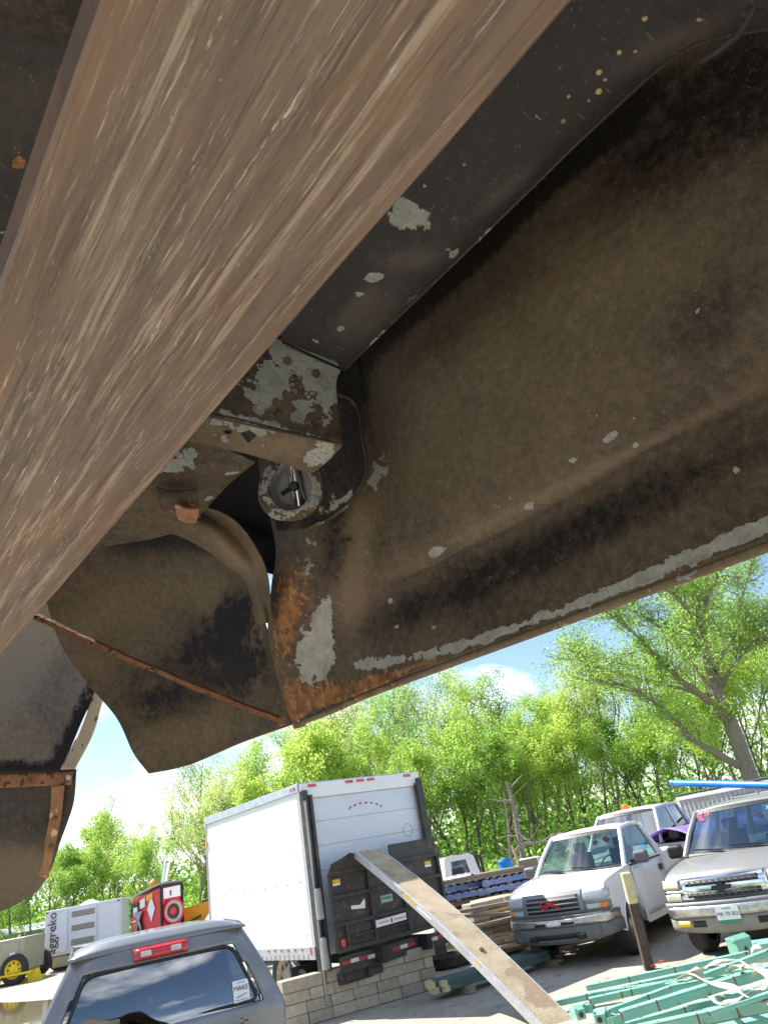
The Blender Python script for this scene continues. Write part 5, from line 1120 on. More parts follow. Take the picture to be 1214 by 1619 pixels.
    h = math_('ADD', math_('MULTIPLY', n2, .5), math_('MULTIPLY', fl, -.22)); h = math_('ADD', h, math_('MULTIPLY', n3, .25)); h = math_('ADD', h, math_('MULTIPLY', ru, math_('MULTIPLY', n4, .6))); h = math_('ADD', h, math_('MULTIPLY', n4, .35))
    bp = nd(t, 'ShaderNodeBump'); bp.inputs['Strength'].default_value = bump; bp.inputs['Distance'].default_value = .004; L(h, bp.inputs['Height']); L(bp.outputs[0], b.inputs['Normal'])
    MATS[name] = m
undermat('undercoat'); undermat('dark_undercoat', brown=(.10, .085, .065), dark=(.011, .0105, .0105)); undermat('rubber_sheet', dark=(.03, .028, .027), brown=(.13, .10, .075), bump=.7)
undermat('grey_undercoat', brown=(.24, .21, .175), dark=(.02, .019, .019), bump=.7); undermat('rail_paint', dark=(.035, .034, .034), brown=(.08, .07, .06), flake=(.34, .36, .33))

BODY = thing('vehicle_body', 'old dark undercoated vehicle body raised overhead, seen from below with flaking grey paint and rust', 'vehicle body', VV(0, 0, 0))
BODY.matrix_basis = Matrix.Translation(VV(0, .6, .6)) @ Matrix((Dv, -Lv, Nv)).transposed().to_4x4()
BI = BODY.matrix_basis.inverted()
def blobs(o, world, bl, base):
    me = o.data; n = len(me.vertices); names = {'dust_shade': base, 'flake': 0, 'rust': 0, 'soot_shade': 0, 'spots': 0}
    A = {k: np.full(n, v, dtype=np.float32) for k, v in names.items()}
    P = np.array([proj(Vector(w)) for w in world])
    for (k, x, y, rx, ry, an, s) in bl:
        a = R(an); dx, dy = P[:, 0] - x, P[:, 1] - y; u = (dx * math.cos(a) + dy * math.sin(a)) / rx; v = (-dx * math.sin(a) + dy * math.cos(a)) / ry
        A[k] += s * np.exp(-((u * u + v * v) ** 1.5))
    for k, arr in A.items(): at_ = me.attributes.new(k, 'FLOAT', 'POINT'); at_.data.foreach_set('value', arr)
def patch(name, rows, nu, nv, m, parent=None, bl=(), base=.4, thick=.003, keep=None, disp=None, off=-1):
    """rows: list of lists of world points; smooth surface through them"""
    rows = [[Vector(p) for p in r_] for r_ in rows]
    pre = [[cr1(r_, i / nu) for i in range(nu + 1)] for r_ in rows]; pts = []
    for j in range(nv + 1):
        for i in range(nu + 1):
            p = cr1([pre[k][i] for k in range(len(rows))], j / nv)
            if disp: p = p + disp(i / nu, j / nv)
            pts.append(p)
    b = MB(); f = []
    for j in range(nv):
        for i in range(nu):
            if keep is None or keep(i, j, pts[j * (nu + 1) + i]):
                a = j * (nu + 1) + i; f.append((a, a + 1, a + nu + 2, a + nu + 1))
    b.add([BI @ p for p in pts], f); o = b.build(name, m, BODY if parent is None else parent, smooth=70, solid=thick, solid_off=off)
    blobs(o, pts, bl, base); return o
def A3(l): return [at(*q) for q in l]

# ---- long outer fender panel: straight stations then the curved front end
rl, rc_, rp = ratio(840, 995), ratio(907, 777), ratio(1214, 560)
SEC = [(.86, 1.19), (.865, 1.03), (.875, .88), (.89, .73), (.91, .61), (.932, .525), (.958, .958 * rc_ + .014), (.964, .964 * rc_ + .001), (.9635, .9635 * rc_ - .014), (.962, .962 * rc_ - .05), (.958, .958 * (rc_ * .5 + rl * .5)), (.95, .95 * rl)]
cols = []
for d in (-.45, -.1, .25, .55, .80, .98): cols.append([VV(l, n, d) for l, n in SEC])
def col_px(xs, lat):
    out = []
    for k, (x, y) in enumerate(xs):
        l = lat if not isinstance(lat, list) else lat[k]; out.append(at(x, y, LT(x, y, l)))
    return out
cols.append(col_px([(560, 520), (565, 600), (578, 680), (585, 750), (590, 800), (590, 850), (586, 930), (582, 975), (580, 1030), (578, 1094)], [.86, .865, .875, .885, .90, .92, .94, .948, .95, .95]))
cols.append(col_px([(500, 520), (510, 600), (525, 680), (535, 750), (545, 800), (545, 850), (530, 930), (520, 985), (522, 1050), (520, 1120)], [.84, .845, .85, .855, .86, .87, .89, .91, .94, .95]))
cols.append(col_px([(460, 520), (470, 600), (478, 680), (484, 750), (488, 800), (484, 860), (470, 930), (458, 990), (470, 1070), (484, 1134)], [.80, .80, .80, .80, .80, .81, .83, .86, .91, .95]))
cols.append(col_px([(395, 520), (400, 600), (405, 680), (412, 750), (425, 810), (434, 870), (428, 935), (424, 1000), (440, 1075), (463, 1144)], [.78, .78, .78, .78, .785, .80, .83, .86, .91, .95]))
for c in cols[6:]:
    a1, a2 = c[6], c[7]
    c[6:8] = [a1.lerp(c[5], .25), a1, a1.lerp(a2, .25), a2]
rows = [[c[k] for c in cols] for k in range(len(SEC))]
FB = [('flake', 600, 745, 17, 38, 25, .62), ('flake', 905, 958, 140, 11, -21.5, .74), ('flake', 1100, 876, 150, 14, -23, .78), ('rust', 1000, 930, 260, 5, -22.5, .35), ('flake', 740, 1018, 90, 9, -20, .66), ('flake', 590, 1048, 42, 12, -12, .72), ('flake', 665, 1034, 60, 8, -16, .6), ('flake', 1210, 826, 80, 13, -25, .74),
      ('flake', 498, 1030, 32, 52, 4, 1.05), ('flake', 512, 965, 12, 50, 6, .5), ('flake', 515, 985, 14, 45, 8, .5), ('flake', 495, 880, 16, 50, 5, .28),
      ('rust', 468, 940, 46, 70, 8, .55), ('rust', 450, 1010, 22, 60, 5, .5), ('rust', 490, 1090, 55, 38, -20, .60), ('rust', 600, 1075, 90, 12, -21, .5), ('rust', 690, 1040, 60, 6, -21, .4), ('rust', 462, 1120, 22, 30, 0, .6), ('rust', 1080, 898, 90, 3, -24, .35), ('rust', 555, 1090, 60, 16, -20, .4),
      ('dust_shade', 900, 560, 260, 150, -38, .25), ('dust_shade', 1050, 400, 120, 60, -30, .15), ('dust_shade', 740, 860, 220, 40, -26, .25), ('dust_shade', 640, 700, 80, 180, 10, .15), ('dust_shade', 560, 900, 26, 110, 4, .45), ('dust_shade', 940, 742, 290, 9, -27, .3), ('flake', 900, 750, 240, 22, -27, .12),  # thin blob along the crease paints in its lit edge
      ('soot_shade', 530, 860, 26, 80, 4, .55), ('soot_shade', 518, 1010, 9, 40, 0, .6), ('dust_shade', 860, 862, 360, 40, -25, -.42), ('dust_shade', 1130, 170, 240, 90, -35, -.45), ('dust_shade', 735, 412, 300, 24, -44, -.75), ('dust_shade', 950, 215, 120, 22, -42, -.6), ('dust_shade', 560, 620, 30, 60, 0, -.5), ('dust_shade', 1110, 500, 90, 50, -38, -.25),  # negative blobs paint shade under the rail, at the top corner, below the crease
      ('flake', 965, 690, 17, 7, -30, 0.75), ('flake', 1005, 660, 12, 5, -30, 0.70), ('flake', 690, 872, 16, 8, -20, 0.75), ('flake', 838, 800, 12, 7, -30, 0.70), ('flake', 905, 728, 9, 6, 0, 0.72), ('flake', 1164, 744, 9, 7, 0, 0.90), ('flake', 943, 656, 5, 5, 0, 0.85), ('flake', 1100, 494, 5, 4, 0, 0.90), ('flake', 1017, 516, 6, 4, -30, 0.90), ('flake', 1006, 703, 8, 5, 0, 0.80), ('flake', 686, 994, 5, 5, 0, 0.85), ('flake', 628, 990, 5, 5, 0, 0.85), ('flake', 617, 950, 4, 5, 0, 0.85), ('flake', 1080, 620, 6, 5, 0, 0.70)]
def fdisp(u, v):   # shallow dents and ripples of pressed sheet
    a = mnoise.noise((u * 7, v * 4, 3.3)) * .006 + mnoise.noise((u * 22, v * 12, 1.3)) * .0016
    k = math.exp(-((u - .80) / .05) ** 2) * math.sin(u * 95) * .004
    return Lv * (a + k)
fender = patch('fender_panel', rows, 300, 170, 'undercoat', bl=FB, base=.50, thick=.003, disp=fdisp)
# folded lip along the bottom edge
lip = [rows[-1]]
lo_ = [p + Nv * -.004 - Lv * .012 for p in rows[-1]]; l2 = [p + Nv * .006 - Lv * .014 for p in rows[-1]]
patch('fender_lip', [rows[-1], [p - Nv * .010 for p in rows[-1]], [p - Nv * .010 + Lv * .012 for p in rows[-1]], [p + Nv * .03 + Lv * .014 for p in rows[-1]]], 200, 8, 'undercoat', parent=fender, base=.9, thick=.002, bl=[('rust', 560, 1100, 120, 20, -20, .5), ('flake', 900, 985, 300, 20, -22, .35), ('rust', 1000, 930, 300, 20, -22, .2)])
for (d_, k_) in ((.30, 0), (.62, 1), (.95, 2), (1.2, 3)):
    p = VV(.955, .965 * rc_ * .62, d_); b = MB(); b.lathe(BI @ p, BI.to_3x3() @ -Lv, [(.010, -.004), (.010, .0015), (.006, .004), (0, .004)], 12); o = b.build('plug', 'undercoat', fender, smooth=40); blobs(o, [BODY.matrix_basis @ v.co for v in o.data.vertices], [], .5)
# torn tab under the lip
b = MB(); P_ = [BI @ at(*q) for q in ((462, 1142, 1.745), (490, 1132, 1.745), (482, 1148, 1.74), (466, 1153, 1.74))]; b.quad(*P_); o = b.build('torn_tab', 'rust', fender, solid=.003)

# ---- rail above
re = [(1500, -60), (1330, 20), (1214, 44), (1147, 56), (1088, 76), (1029, 118), (970, 172), (912, 226), (853, 284), (765, 370), (676, 456), (618, 512), (543, 585)]
def railrow(dx, dy, lat, shift=0): return [at(x + dx, y + dy, LT(x + dx, y + dy, lat)) for x, y in re]
r0 = [at(x - 330, y - 330 * .55, LT(x, y, .72) * .99) for x, y in re]; r1 = [at(x - 120, y - 66, LT(x, y, .70) * .985) for x, y in re]; r2 = [at(x - 30, y - 20, LT(x, y, .70) * .99) for x, y in re]; r3 = [at(x, y, LT(x, y, .72)) for x, y in re]; r4 = [at(x + 3, y - 2, LT(x, y, .72) * 1.06) for x, y in re]
RB = [('flake', 645, 345, 34, 26, 0, .75), ('flake', 668, 296, 9, 7, 0, .6), ('flake', 593, 438, 22, 10, -10, .75), ('flake', 570, 465, 9, 7, 0, .7), ('flake', 537, 520, 9, 7, 0, .6), ('flake', 500, 540, 10, 7, 0, .6), ('flake', 640, 320, 20, 12, 0, .3), ('flake', 710, 398, 11, 8, 0, .45), ('dust_shade', 560, 490, 50, 16, -50, .9), ('dust_shade', 650, 410, 50, 18, -10, .7), ('flake', 850, 185, 9, 3, 40, .5), ('flake', 737, 260, 9, 3, 0, .5), ('dust_shade', 800, 300, 60, 14, -42, .6), ('flake', 820, 275, 24, 5, -40, .3),
      ('spots', 970, 110, 110, 50, -45, .32), ('spots', 1050, 50, 90, 40, -30, .35), ('spots', 900, 180, 60, 22, -45, .3), ('dust_shade', 1080, 60, 110, 22, -25, .8), ('rust', 1170, 30, 50, 14, -20, .4), ('rust', 960, 20, 20, 8, 0, .2)]
RB += [('flake', x_, y_, 16, 5, -45, .42) for x_, y_ in ((880, 245), (800, 330), (720, 400), (650, 470), (590, 530), (935, 195))] + [('dust_shade', 590, 500, 50, 30, -45, .5)]
rail = patch('side_rail', [r0, r1, r2, r3, r4], 200, 60, 'rail_paint', bl=RB, base=.12, thick=.003)
b = MB(); b.tube([BI @ at(*q) for q in ((1205, -30, .72), (1188, 20, .73), (1165, 56, .75), (1132, 82, .78), (1108, 96, .80))], .0035, n=8); b.build('hose', 'rubber', BODY, smooth=60)
b = MB(); b.tube([BI @ (p - ray(*proj(p)) * .004) for p in [cr1(r3, i / 90) for i in range(91)]], .0028, n=8); o = b.build('rail_edge', 'rail_paint', rail, smooth=60); blobs(o, [BODY.matrix_basis @ v.co for v in o.data.vertices], [('flake', 600, 530, 90, 60, 0, .45), ('flake', 760, 380, 60, 60, 0, .35), ('dust_shade', 800, 300, 300, 200, 0, .4)], .3)
# seam edge at rail end
b = MB(); b.tube([BI @ at(*q) for q in ((446, 540, 1.225), (480, 556, 1.24), (515, 572, 1.25), (545, 586, 1.262))], .0022, n=6); b.build('rail_seam', 'undercoat', rail)

# ---- bracket with square hole
bx1 = [A3([(380, 510, 1.20), (445, 541, 1.24), (500, 562, 1.26), (543, 579, 1.27)]), A3([(370, 560, 1.17), (430, 585, 1.20), (480, 605, 1.22), (531, 604, 1.25)]), A3([(340, 600, 1.13), (400, 625, 1.16), (470, 650, 1.19), (534, 645, 1.22)]), A3([(310, 650, 1.10), (370, 660, 1.13), (450, 680, 1.16), (541, 702, 1.19)])]
BB = [('flake', 450, 610, 100, 60, 0, .40), ('flake', 470, 560, 70, 20, 25, .65), ('flake', 500, 590, 34, 30, 30, .5), ('flake', 430, 600, 26, 36, 0, .48), ('flake', 500, 650, 40, 40, 0, .40), ('flake', 400, 640, 30, 20, 0, .4), ('soot_shade', 450, 600, 80, 50, 0, .1), ('flake', 385, 665, 60, 8, 18, .55), ('flake', 470, 685, 60, 6, 18, .45), ('dust_shade', 460, 640, 80, 40, 0, .3), ('spots', 450, 640, 70, 40, 0, .12), ('flake', 455, 575, 20, 12, 20, .3), ('flake', 520, 620, 12, 40, 0, .4), ('rust', 470, 650, 60, 14, 15, .2)]
br_ = patch('bracket', bx1, 60, 60, 'undercoat', bl=BB, base=.30, thick=.004)
sq = [(380, 684), (395, 679), (407, 687), (394, 699)]
def inpoly(x, y, P):
    c = False
    for i in range(len(P)):
        (x1, y1), (x2, y2) = P[i - 1], P[i]
        if (y1 > y) != (y2 > y) and x < (x2 - x1) * (y - y1) / (y2 - y1) + x1: c = not c
    return c
def kp(i, j, p):
    x, y = proj(p); x += 2; y += 2
    return not inpoly(x, y, sq) and ((x - 361) / 6.) ** 2 + ((y - 682) / 3.2) ** 2 > 1
bx2 = [A3([(300, 648, 1.095), (370, 661, 1.13), (450, 681, 1.16), (541, 703, 1.19)]), A3([(290, 670, 1.12), (370, 690, 1.15), (440, 708, 1.18), (520, 725, 1.21)]), A3([(275, 690, 1.15), (350, 705, 1.17), (430, 726, 1.20), (493, 747, 1.23)])]
B2 = [('flake', 380, 672, 62, 12, 12, .66), ('flake', 375, 695, 60, 9, 15, .35), ('flake', 505, 712, 32, 22, -35, .8), ('flake', 440, 700, 20, 8, 0, .1), ('dust_shade', 440, 700, 80, 20, 10, .3)]
patch('bracket_underside', bx2, 110, 60, 'undercoat', parent=br_, bl=B2, base=.62, thick=.004, keep=kp)
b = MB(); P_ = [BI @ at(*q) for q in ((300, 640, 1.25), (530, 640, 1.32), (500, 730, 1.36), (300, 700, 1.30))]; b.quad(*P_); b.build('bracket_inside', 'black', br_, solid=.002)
axb = BI.to_3x3() @ -ray(450, 640).normalized()
for (x, y, t_) in ((500, 590, 1.228), (505, 668, 1.195), (440, 655, 1.165), (455, 570, 1.215)):
    b = MB(); b.lathe(BI @ at(x, y, t_), axb, [(.0075, -.004), (.0075, .003), (.005, .006), (0, .006)], 6); b.build('bolt', 'rusty_edge', br_)
b = MB(); wp = [BI @ (at(300 + 60 * i / 12 * 4, 652 + 51 * i / 12, 1.093 + .096 * i / 12) + Vector((0, 0, .0))) for i in range(13)]; b.tube([p + Vector((mnoise.noise(p * 80) * .002,) * 3) for p in wp], .0018, n=6); b.build('weld_bead', 'rusty_edge', br_, smooth=60)
# ---- curved inner panel hanging below the bracket
ip = [A3([(60, 700, 1.28), (180, 690, 1.28), (280, 685, 1.27), (340, 700, 1.27), (405, 729, 1.29)]), A3([(70, 780, 1.33), (180, 765, 1.32), (270, 745, 1.30), (330, 742, 1.30), (380, 748, 1.33)]), A3([(80, 830, 1.42), (180, 820, 1.40), (260, 800, 1.37), (310, 780, 1.36), (360, 765, 1.38)]), A3([(90, 880, 1.50), (170, 862, 1.49), (250, 848, 1.46), (300, 826, 1.43), (338, 788, 1.41)])]
inner = patch('inner_panel', ip, 120, 70, 'undercoat', bl=[('flake', 290, 725, 36, 22, -20, .62), ('flake', 250, 745, 36, 14, -20, .4), ('flake', 368, 746, 16, 4, -10, .7), ('flake', 330, 785, 10, 5, -30, .6), ('dust_shade', 250, 800, 90, 40, 0, .15)], base=.4)
b = MB(); b.grid(lambda u, v: BI @ at(248 + 62 * u + 8 * v, 770 + 12 * u * v + 34 * v + 6 * math.sin(u * 3), 1.30 - .02 * v + .05 * v * v), 12, 8); hk = b.build('hook_tab', 'undercoat', inner, solid=.004, smooth=60); blobs(hk, [BODY.matrix_basis @ v.co for v in hk.data.vertices], [('rust', 292, 806, 26, 16, 0, .9), ('flake', 262, 778, 20, 10, 0, .35)], .45)
b = MB(); b.grid(lambda u, v: BI @ at(278 + (38 - 9 * v) * u + 4 * v, 798 + 22 * v + 5 * u + 3 * math.sin(3 * u), 1.285 + .03 * v), 8, 4); b.build('hook_end', 'rust_light', hk, solid=.004)
# ---- curved flange
fl_ = [A3([(250, 800, 1.60), (315, 812, 1.60), (362, 835, 1.61), (396, 875, 1.63), (416, 920, 1.66), (426, 985, 1.69)]), A3([(262, 790, 1.56), (330, 802, 1.56), (372, 822, 1.57), (404, 862, 1.60), (424, 910, 1.63), (430, 985, 1.67)]), A3([(240, 815, 1.55), (300, 822, 1.56), (340, 845, 1.58), (374, 880, 1.61), (398, 916, 1.66), (420, 985, 1.68)]), A3([(230, 835, 1.60), (280, 845, 1.61), (325, 868, 1.64), (362, 896, 1.67), (388, 918, 1.70), (412, 985, 1.70)])]
patch('curved_flange', [fl_[1], fl_[0], fl_[2], fl_[3]], 60, 24, 'undercoat', bl=[('rust', 395, 850, 30, 8, 60, .35), ('dust_shade', 370, 860, 60, 20, 45, .4)], base=.6)
# ---- lamp housing: flange plate, ring and chrome inside
tabrow = [A3([(480, 600, 1.50), (535, 620, 1.47), (556, 634, 1.46), (566, 655, 1.46)]), A3([(470, 650, 1.50), (520, 655, 1.46), (560, 665, 1.44), (572, 690, 1.44)]), A3([(450, 720, 1.50), (510, 715, 1.46), (562, 715, 1.435), (578, 738, 1.43)]), A3([(430, 800, 1.51), (500, 785, 1.47), (550, 765, 1.44), (574, 760, 1.435)]), A3([(440, 840, 1.50), (478, 836, 1.48), (520, 820, 1.455), (552, 795, 1.44)])]
tabp = patch('lamp_flange', tabrow, 60, 60, 'dark_undercoat', bl=[('flake', 480, 800, 70, 30, -30, .40), ('flake', 545, 790, 40, 8, -38, .5), ('soot_shade', 560, 700, 30, 60, 0, .4)], base=.15, thick=.004, keep=lambda i, j, p: ((proj(p)[0] - 460) / 36) ** 2 + ((proj(p)[1] - 768) / 40) ** 2 > 1)
rim_ = [BI @ at(*q) for q in ((536, 624, 1.455), (556, 633, 1.45), (566, 655, 1.447), (572, 690, 1.43), (579, 735, 1.42), (572, 764, 1.422), (552, 795, 1.43), (520, 820, 1.445), (480, 838, 1.465))]
b = MB(); b.tube([cr1(rim_, i / 50) for i in range(51)], .004, n=8); o = b.build('flange_bead', 'undercoat', tabp, smooth=60); blobs(o, [BODY.matrix_basis @ v.co for v in o.data.vertices], [('flake', 530, 815, 50, 20, -30, .4)], .3)
c = at(459, 770, 1.455); ax = (ray(459, 770).normalized() * .93 + Lv * .25 + Nv * .1).normalized()
def ringfn(r0, r1, h0, h1, ex=1.12):
    e1 = ax.cross(_u).normalized(); e2 = ax.cross(e1).normalized()
    def fn(u, v):
        a = 2 * math.pi * u; r_ = r0 + (r1 - r0) * v; w = 1 + .05 * math.sin(a * 3 + 1) * v; tl = R(18); ca, sa = math.cos(a) * r_ * w, math.sin(a) * r_ * ex * w
        return c + e1 * (ca * math.cos(tl) - sa * math.sin(tl)) + e2 * (ca * math.sin(tl) + sa * math.cos(tl)) + ax * (h0 + (h1 - h0) * v)
    return fn
fn = ringfn(.044, .068, .0, .012); b = MB(); b.grid(lambda u, v: BI @ fn(u, v), 64, 5); ring_ = b.build('lamp_ring', 'undercoat', tabp, smooth=60, solid=.004)
blobs(ring_, [BODY.matrix_basis @ v.co for v in ring_.data.vertices], [('flake', 459, 770, 70, 75, 0, .62), ('rust', 495, 800, 16, 18, 0, .5), ('rust', 425, 765, 9, 22, 0, .45), ('rust', 470, 806, 26, 7, 0, .3)], .5)
fn2 = ringfn(.044, .040, .002, .06); b = MB(); b.grid(lambda u, v: BI @ fn2(u, v), 48, 3); b.build('lamp_tube', 'silver_paint', ring_, smooth=60)
fn3 = ringfn(.075, .0, .075, .075, 1.1); b = MB(); b.grid(lambda u, v: BI @ fn3(u, v), 40, 3); b.build('lamp_back', 'lamp_grey', ring_, smooth=60)
e1 = ax.cross(_u).normalized(); e2 = ax.cross(e1).normalized(); dn = (at(468, 805, 1.5) - at(455, 735, 1.5)).normalized(); sw = ax.cross(dn).normalized()
b = MB(); b.grid(lambda u, v: BI @ (c + ax * (.062 - .016 * math.sin(math.pi * u)) + dn * (-.06 + .12 * v) + sw * (-.016 + .030 * u)), 12, 2); b.build('chrome_bar', 'chrome', ring_, smooth=80)
b = MB(); q = BI @ (c + ax * .036); axl = BI.to_3x3() @ ax; b.lathe(q, axl, [(0, 0), (.008, 0), (.011, .004), (.011, .012), (0, .012)], 14); b.tube([q + axl * .008, q + axl * .012 + BI.to_3x3() @ (sw * .03 + dn * .012)], .005, n=8); b.build('lamp_bolt', 'black', ring_, smooth=40)
for (x, y) in ((427, 762), (486, 794), (450, 738)):
    b = MB(); b.lathe(BI @ (at(x, y, 1.445)), axl, [(0, 0), (.0035, 0), (.0035, .006)], 10); b.build('rivet', 'grey_plastic', ring_)
# black sheet behind, painting in the deep shade of the opening
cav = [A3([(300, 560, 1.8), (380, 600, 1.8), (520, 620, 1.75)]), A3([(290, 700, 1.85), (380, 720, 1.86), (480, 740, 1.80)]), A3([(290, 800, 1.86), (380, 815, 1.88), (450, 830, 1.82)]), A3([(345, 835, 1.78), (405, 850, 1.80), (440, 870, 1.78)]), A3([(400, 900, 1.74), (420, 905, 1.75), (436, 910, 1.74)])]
patch('cavity_shade', cav, 20, 20, 'dark_undercoat', base=-.3, bl=[('soot_shade', 400, 800, 200, 200, 0, .6)])

# ---- front valance with soot and dust, its top darkened as painted shade
def tv(x, y): return 1.755 + .30 * max(0, (462 - x) / 400) ** .8 * (1 - .0 * y) + .10 * math.sin(math.pi * min(1, max(0, (x - 60) / 400))) * (1 - abs((y - 1000) / 260) ** 2 if abs(y - 1000) < 260 else 0)
vr = [[(30, 790), (140, 740), (240, 735), (345, 790)], [(55, 870), (150, 830), (250, 815), (372, 862)], [(78, 962), (170, 935), (275, 912), (402, 938)], [(100, 1022), (200, 1000), (310, 988), (425, 1000)], [(138, 1078), (230, 1058), (330, 1048), (440, 1072)], [(186, 1135), (260, 1120), (350, 1108), (456, 1120)], [(212, 1190), (280, 1172), (370, 1144), (461, 1137)], [(236, 1222), (300, 1208), (380, 1174), (464, 1144)]]
val = patch('front_valance', [[at(x, y, tv(x, y)) for x, y in r_] for r_ in vr], 150, 150, 'undercoat', base=.44, thick=.003,
      bl=[('soot_shade', 375, 960, 34, 50, 10, .5), ('soot_shade', 335, 1000, 60, 40, -30, .5), ('soot_shade', 395, 1030, 40, 60, 0, .3), ('soot_shade', 300, 1065, 140, 45, -15, .42), ('soot_shade', 380, 1080, 60, 40, 0, .3), ('soot_shade', 250, 1120, 60, 30, -20, .35), ('soot_shade', 280, 860, 200, 38, -10, .35), ('dust_shade', 230, 940, 150, 60, -10, .25), ('dust_shade', 290, 1170, 120, 36, -20, .3), ('dust_shade', 150, 1030, 60, 80, 50, .2), ('dust_shade', 405, 1000, 14, 90, 0, .4), ('rust', 455, 1120, 16, 30, -20, .4), ('dust_shade', 300, 840, 200, 30, 0, -.5)],
      disp=lambda u, v: Dv * (mnoise.noise((u * 4, v * 4, 8)) * .012))
vd = lambda u, v: Dv * (mnoise.noise((u * 4, v * 4, 8)) * .012)
VR = [[at(x, y, tv(x, y)) for x, y in r_] for r_ in vr]; e_l = [cr1([r_[0] for r_ in VR], i / 60) + vd(0, i / 60) for i in range(61)]; e_b = [cr1(VR[-1], i / 60) + vd(i / 60, 1) for i in range(61)]
b = MB(); b.tube([BI @ p for p in e_l + e_b[1:]], .0024, n=8); o = b.build('valance_bead', 'undercoat', val, smooth=60); blobs(o, [BODY.matrix_basis @ v.co for v in o.data.vertices], [], .7)
# bright specks where sky shows through pin holes are real holes: keep the two gaps by the flange open
# ---- rusty angle iron brace
a_, c2_ = at(56, 973, 1.66), at(452, 1141, 1.715); d = (c2_ - a_).normalized(); up_ = ray(250, 1050).normalized(); sd_ = d.cross(up_).normalized()
b = MB(); n = 40; v = []; f = []
for i in range(n + 1):
    p = a_.lerp(c2_, i / n) + sd_ * (.0009 * math.sin(i * .7) - .006 * math.sin(math.pi * i / n)); w = .0095 * (1 + .12 * mnoise.noise((i * .8, 0, 0)))
    v += [BI @ (p - sd_ * w), BI @ p, BI @ (p + sd_ * w * .5 + up_ * .018)]
for i in range(n): f += [(3 * i, 3 * i + 1, 3 * i + 4, 3 * i + 3), (3 * i + 1, 3 * i + 2, 3 * i + 5, 3 * i + 4)]
b.add(v, f); br2 = b.build('brace', 'rust', BODY, solid=.004)
b = MB(); b.box(BI @ at(446, 1140, 1.71), (.02, .012, .02)); b.build('brace_foot', 'rust', br2)
# ---- far inner fender at the left, its trim strip and the hanging flap
ff = [A3([(-160, 900, 2.50), (-40, 880, 2.50), (60, 900, 2.45), (180, 900, 2.47)]), A3([(-160, 1010, 2.55), (-30, 1000, 2.55), (90, 1000, 2.49), (175, 1010, 2.45)]), A3([(-160, 1110, 2.55), (-40, 1105, 2.55), (70, 1100, 2.47), (153, 1086, 2.41)]), A3([(-160, 1170, 2.51), (-40, 1168, 2.51), (60, 1165, 2.44), (124, 1155, 2.38)]), A3([(-160, 1245, 2.45), (-40, 1240, 2.45), (40, 1230, 2.40), (96, 1222, 2.35)])]
farf = patch('far_fender', ff, 110, 90, 'grey_undercoat', base=.66, bl=[('dust_shade', 20, 1020, 60, 90, 15, .6), ('spots', 60, 1170, 60, 40, -20, .12), ('soot_shade', 110, 1180, 20, 60, 30, .8), ('soot_shade', 30, 1215, 110, 14, 0, .8), ('soot_shade', 140, 1100, 16, 60, 30, .6)])  # blackened towards its right and lower edges
ts = [A3([(168, 1040, 2.42), (150, 1088, 2.41), (128, 1150, 2.38), (96, 1216, 2.35)]), A3([(186, 1060, 2.38), (164, 1100, 2.38), (146, 1160, 2.35), (116, 1218, 2.32)])]
patch('edge_trim', ts, 40, 4, 'trim_wood', parent=farf, base=1.2, thick=.006)
fp_ = [A3([(-160, 1228, 1.97), (-40, 1222, 1.94), (60, 1218, 1.91), (122, 1216, 1.89)]), A3([(-160, 1290, 1.92), (-40, 1280, 1.89), (60, 1275, 1.88), (116, 1274, 1.89)]), A3([(-160, 1350, 1.89), (-40, 1345, 1.86), (50, 1335, 1.86), (95, 1330, 1.90)]), A3([(-160, 1410, 1.88), (-40, 1400, 1.86), (40, 1385, 1.87), (78, 1376, 1.92)]), A3([(-160, 1475, 1.90), (-50, 1448, 1.88), (10, 1434, 1.89), (58, 1406, 1.94)])]
flap = patch('mud_flap', fp_, 90, 90, 'rubber_sheet', base=.28, thick=.007, bl=[('dust_shade', 20, 1390, 120, 50, -10, .55), ('dust_shade', 20, 1360, 60, 30, 0, .3), ('soot_shade', 60, 1260, 60, 20, 0, .2)])
s1 = [A3([(-160, 1232, 1.955), (-40, 1227, 1.925), (60, 1222, 1.895), (117, 1220, 1.875)]), A3([(-160, 1252, 1.945), (-40, 1248, 1.915), (60, 1243, 1.885), (114, 1240, 1.875)])]
st1 = patch('rusty_strap', s1, 60, 4, 'rust', parent=flap, thick=.004, base=0)
s2 = [A3([(82, 1243, 1.874), (79, 1290, 1.866), (70, 1335, 1.866), (60, 1386, 1.884)]), A3([(102, 1241, 1.870), (97, 1290, 1.866), (88, 1335, 1.872), (77, 1388, 1.896)])]
patch('rusty_strap', s2, 40, 4, 'rust_light', parent=flap, thick=.004, base=0)
for (x, y, t_) in ((43, 1234, 1.875), (87, 1295, 1.86), (80, 1341, 1.86)):
    b = MB(); b.lathe(BI @ at(x, y, t_), BI.to_3x3() @ -ray(x, y).normalized(), [(.007, -.008), (.007, .002), (.004, .005), (0, .005)], 8); b.build('bolt', 'rust', flap)
b = MB(); b.lathe(BI @ at(109, 1229, 1.862), BI.to_3x3() @ -ray(109, 1229).normalized(), [(.006, -.006), (.007, .002), (.0055, .004), (0, .004)], 14); b.build('bright_rivet', 'galvanised', flap)
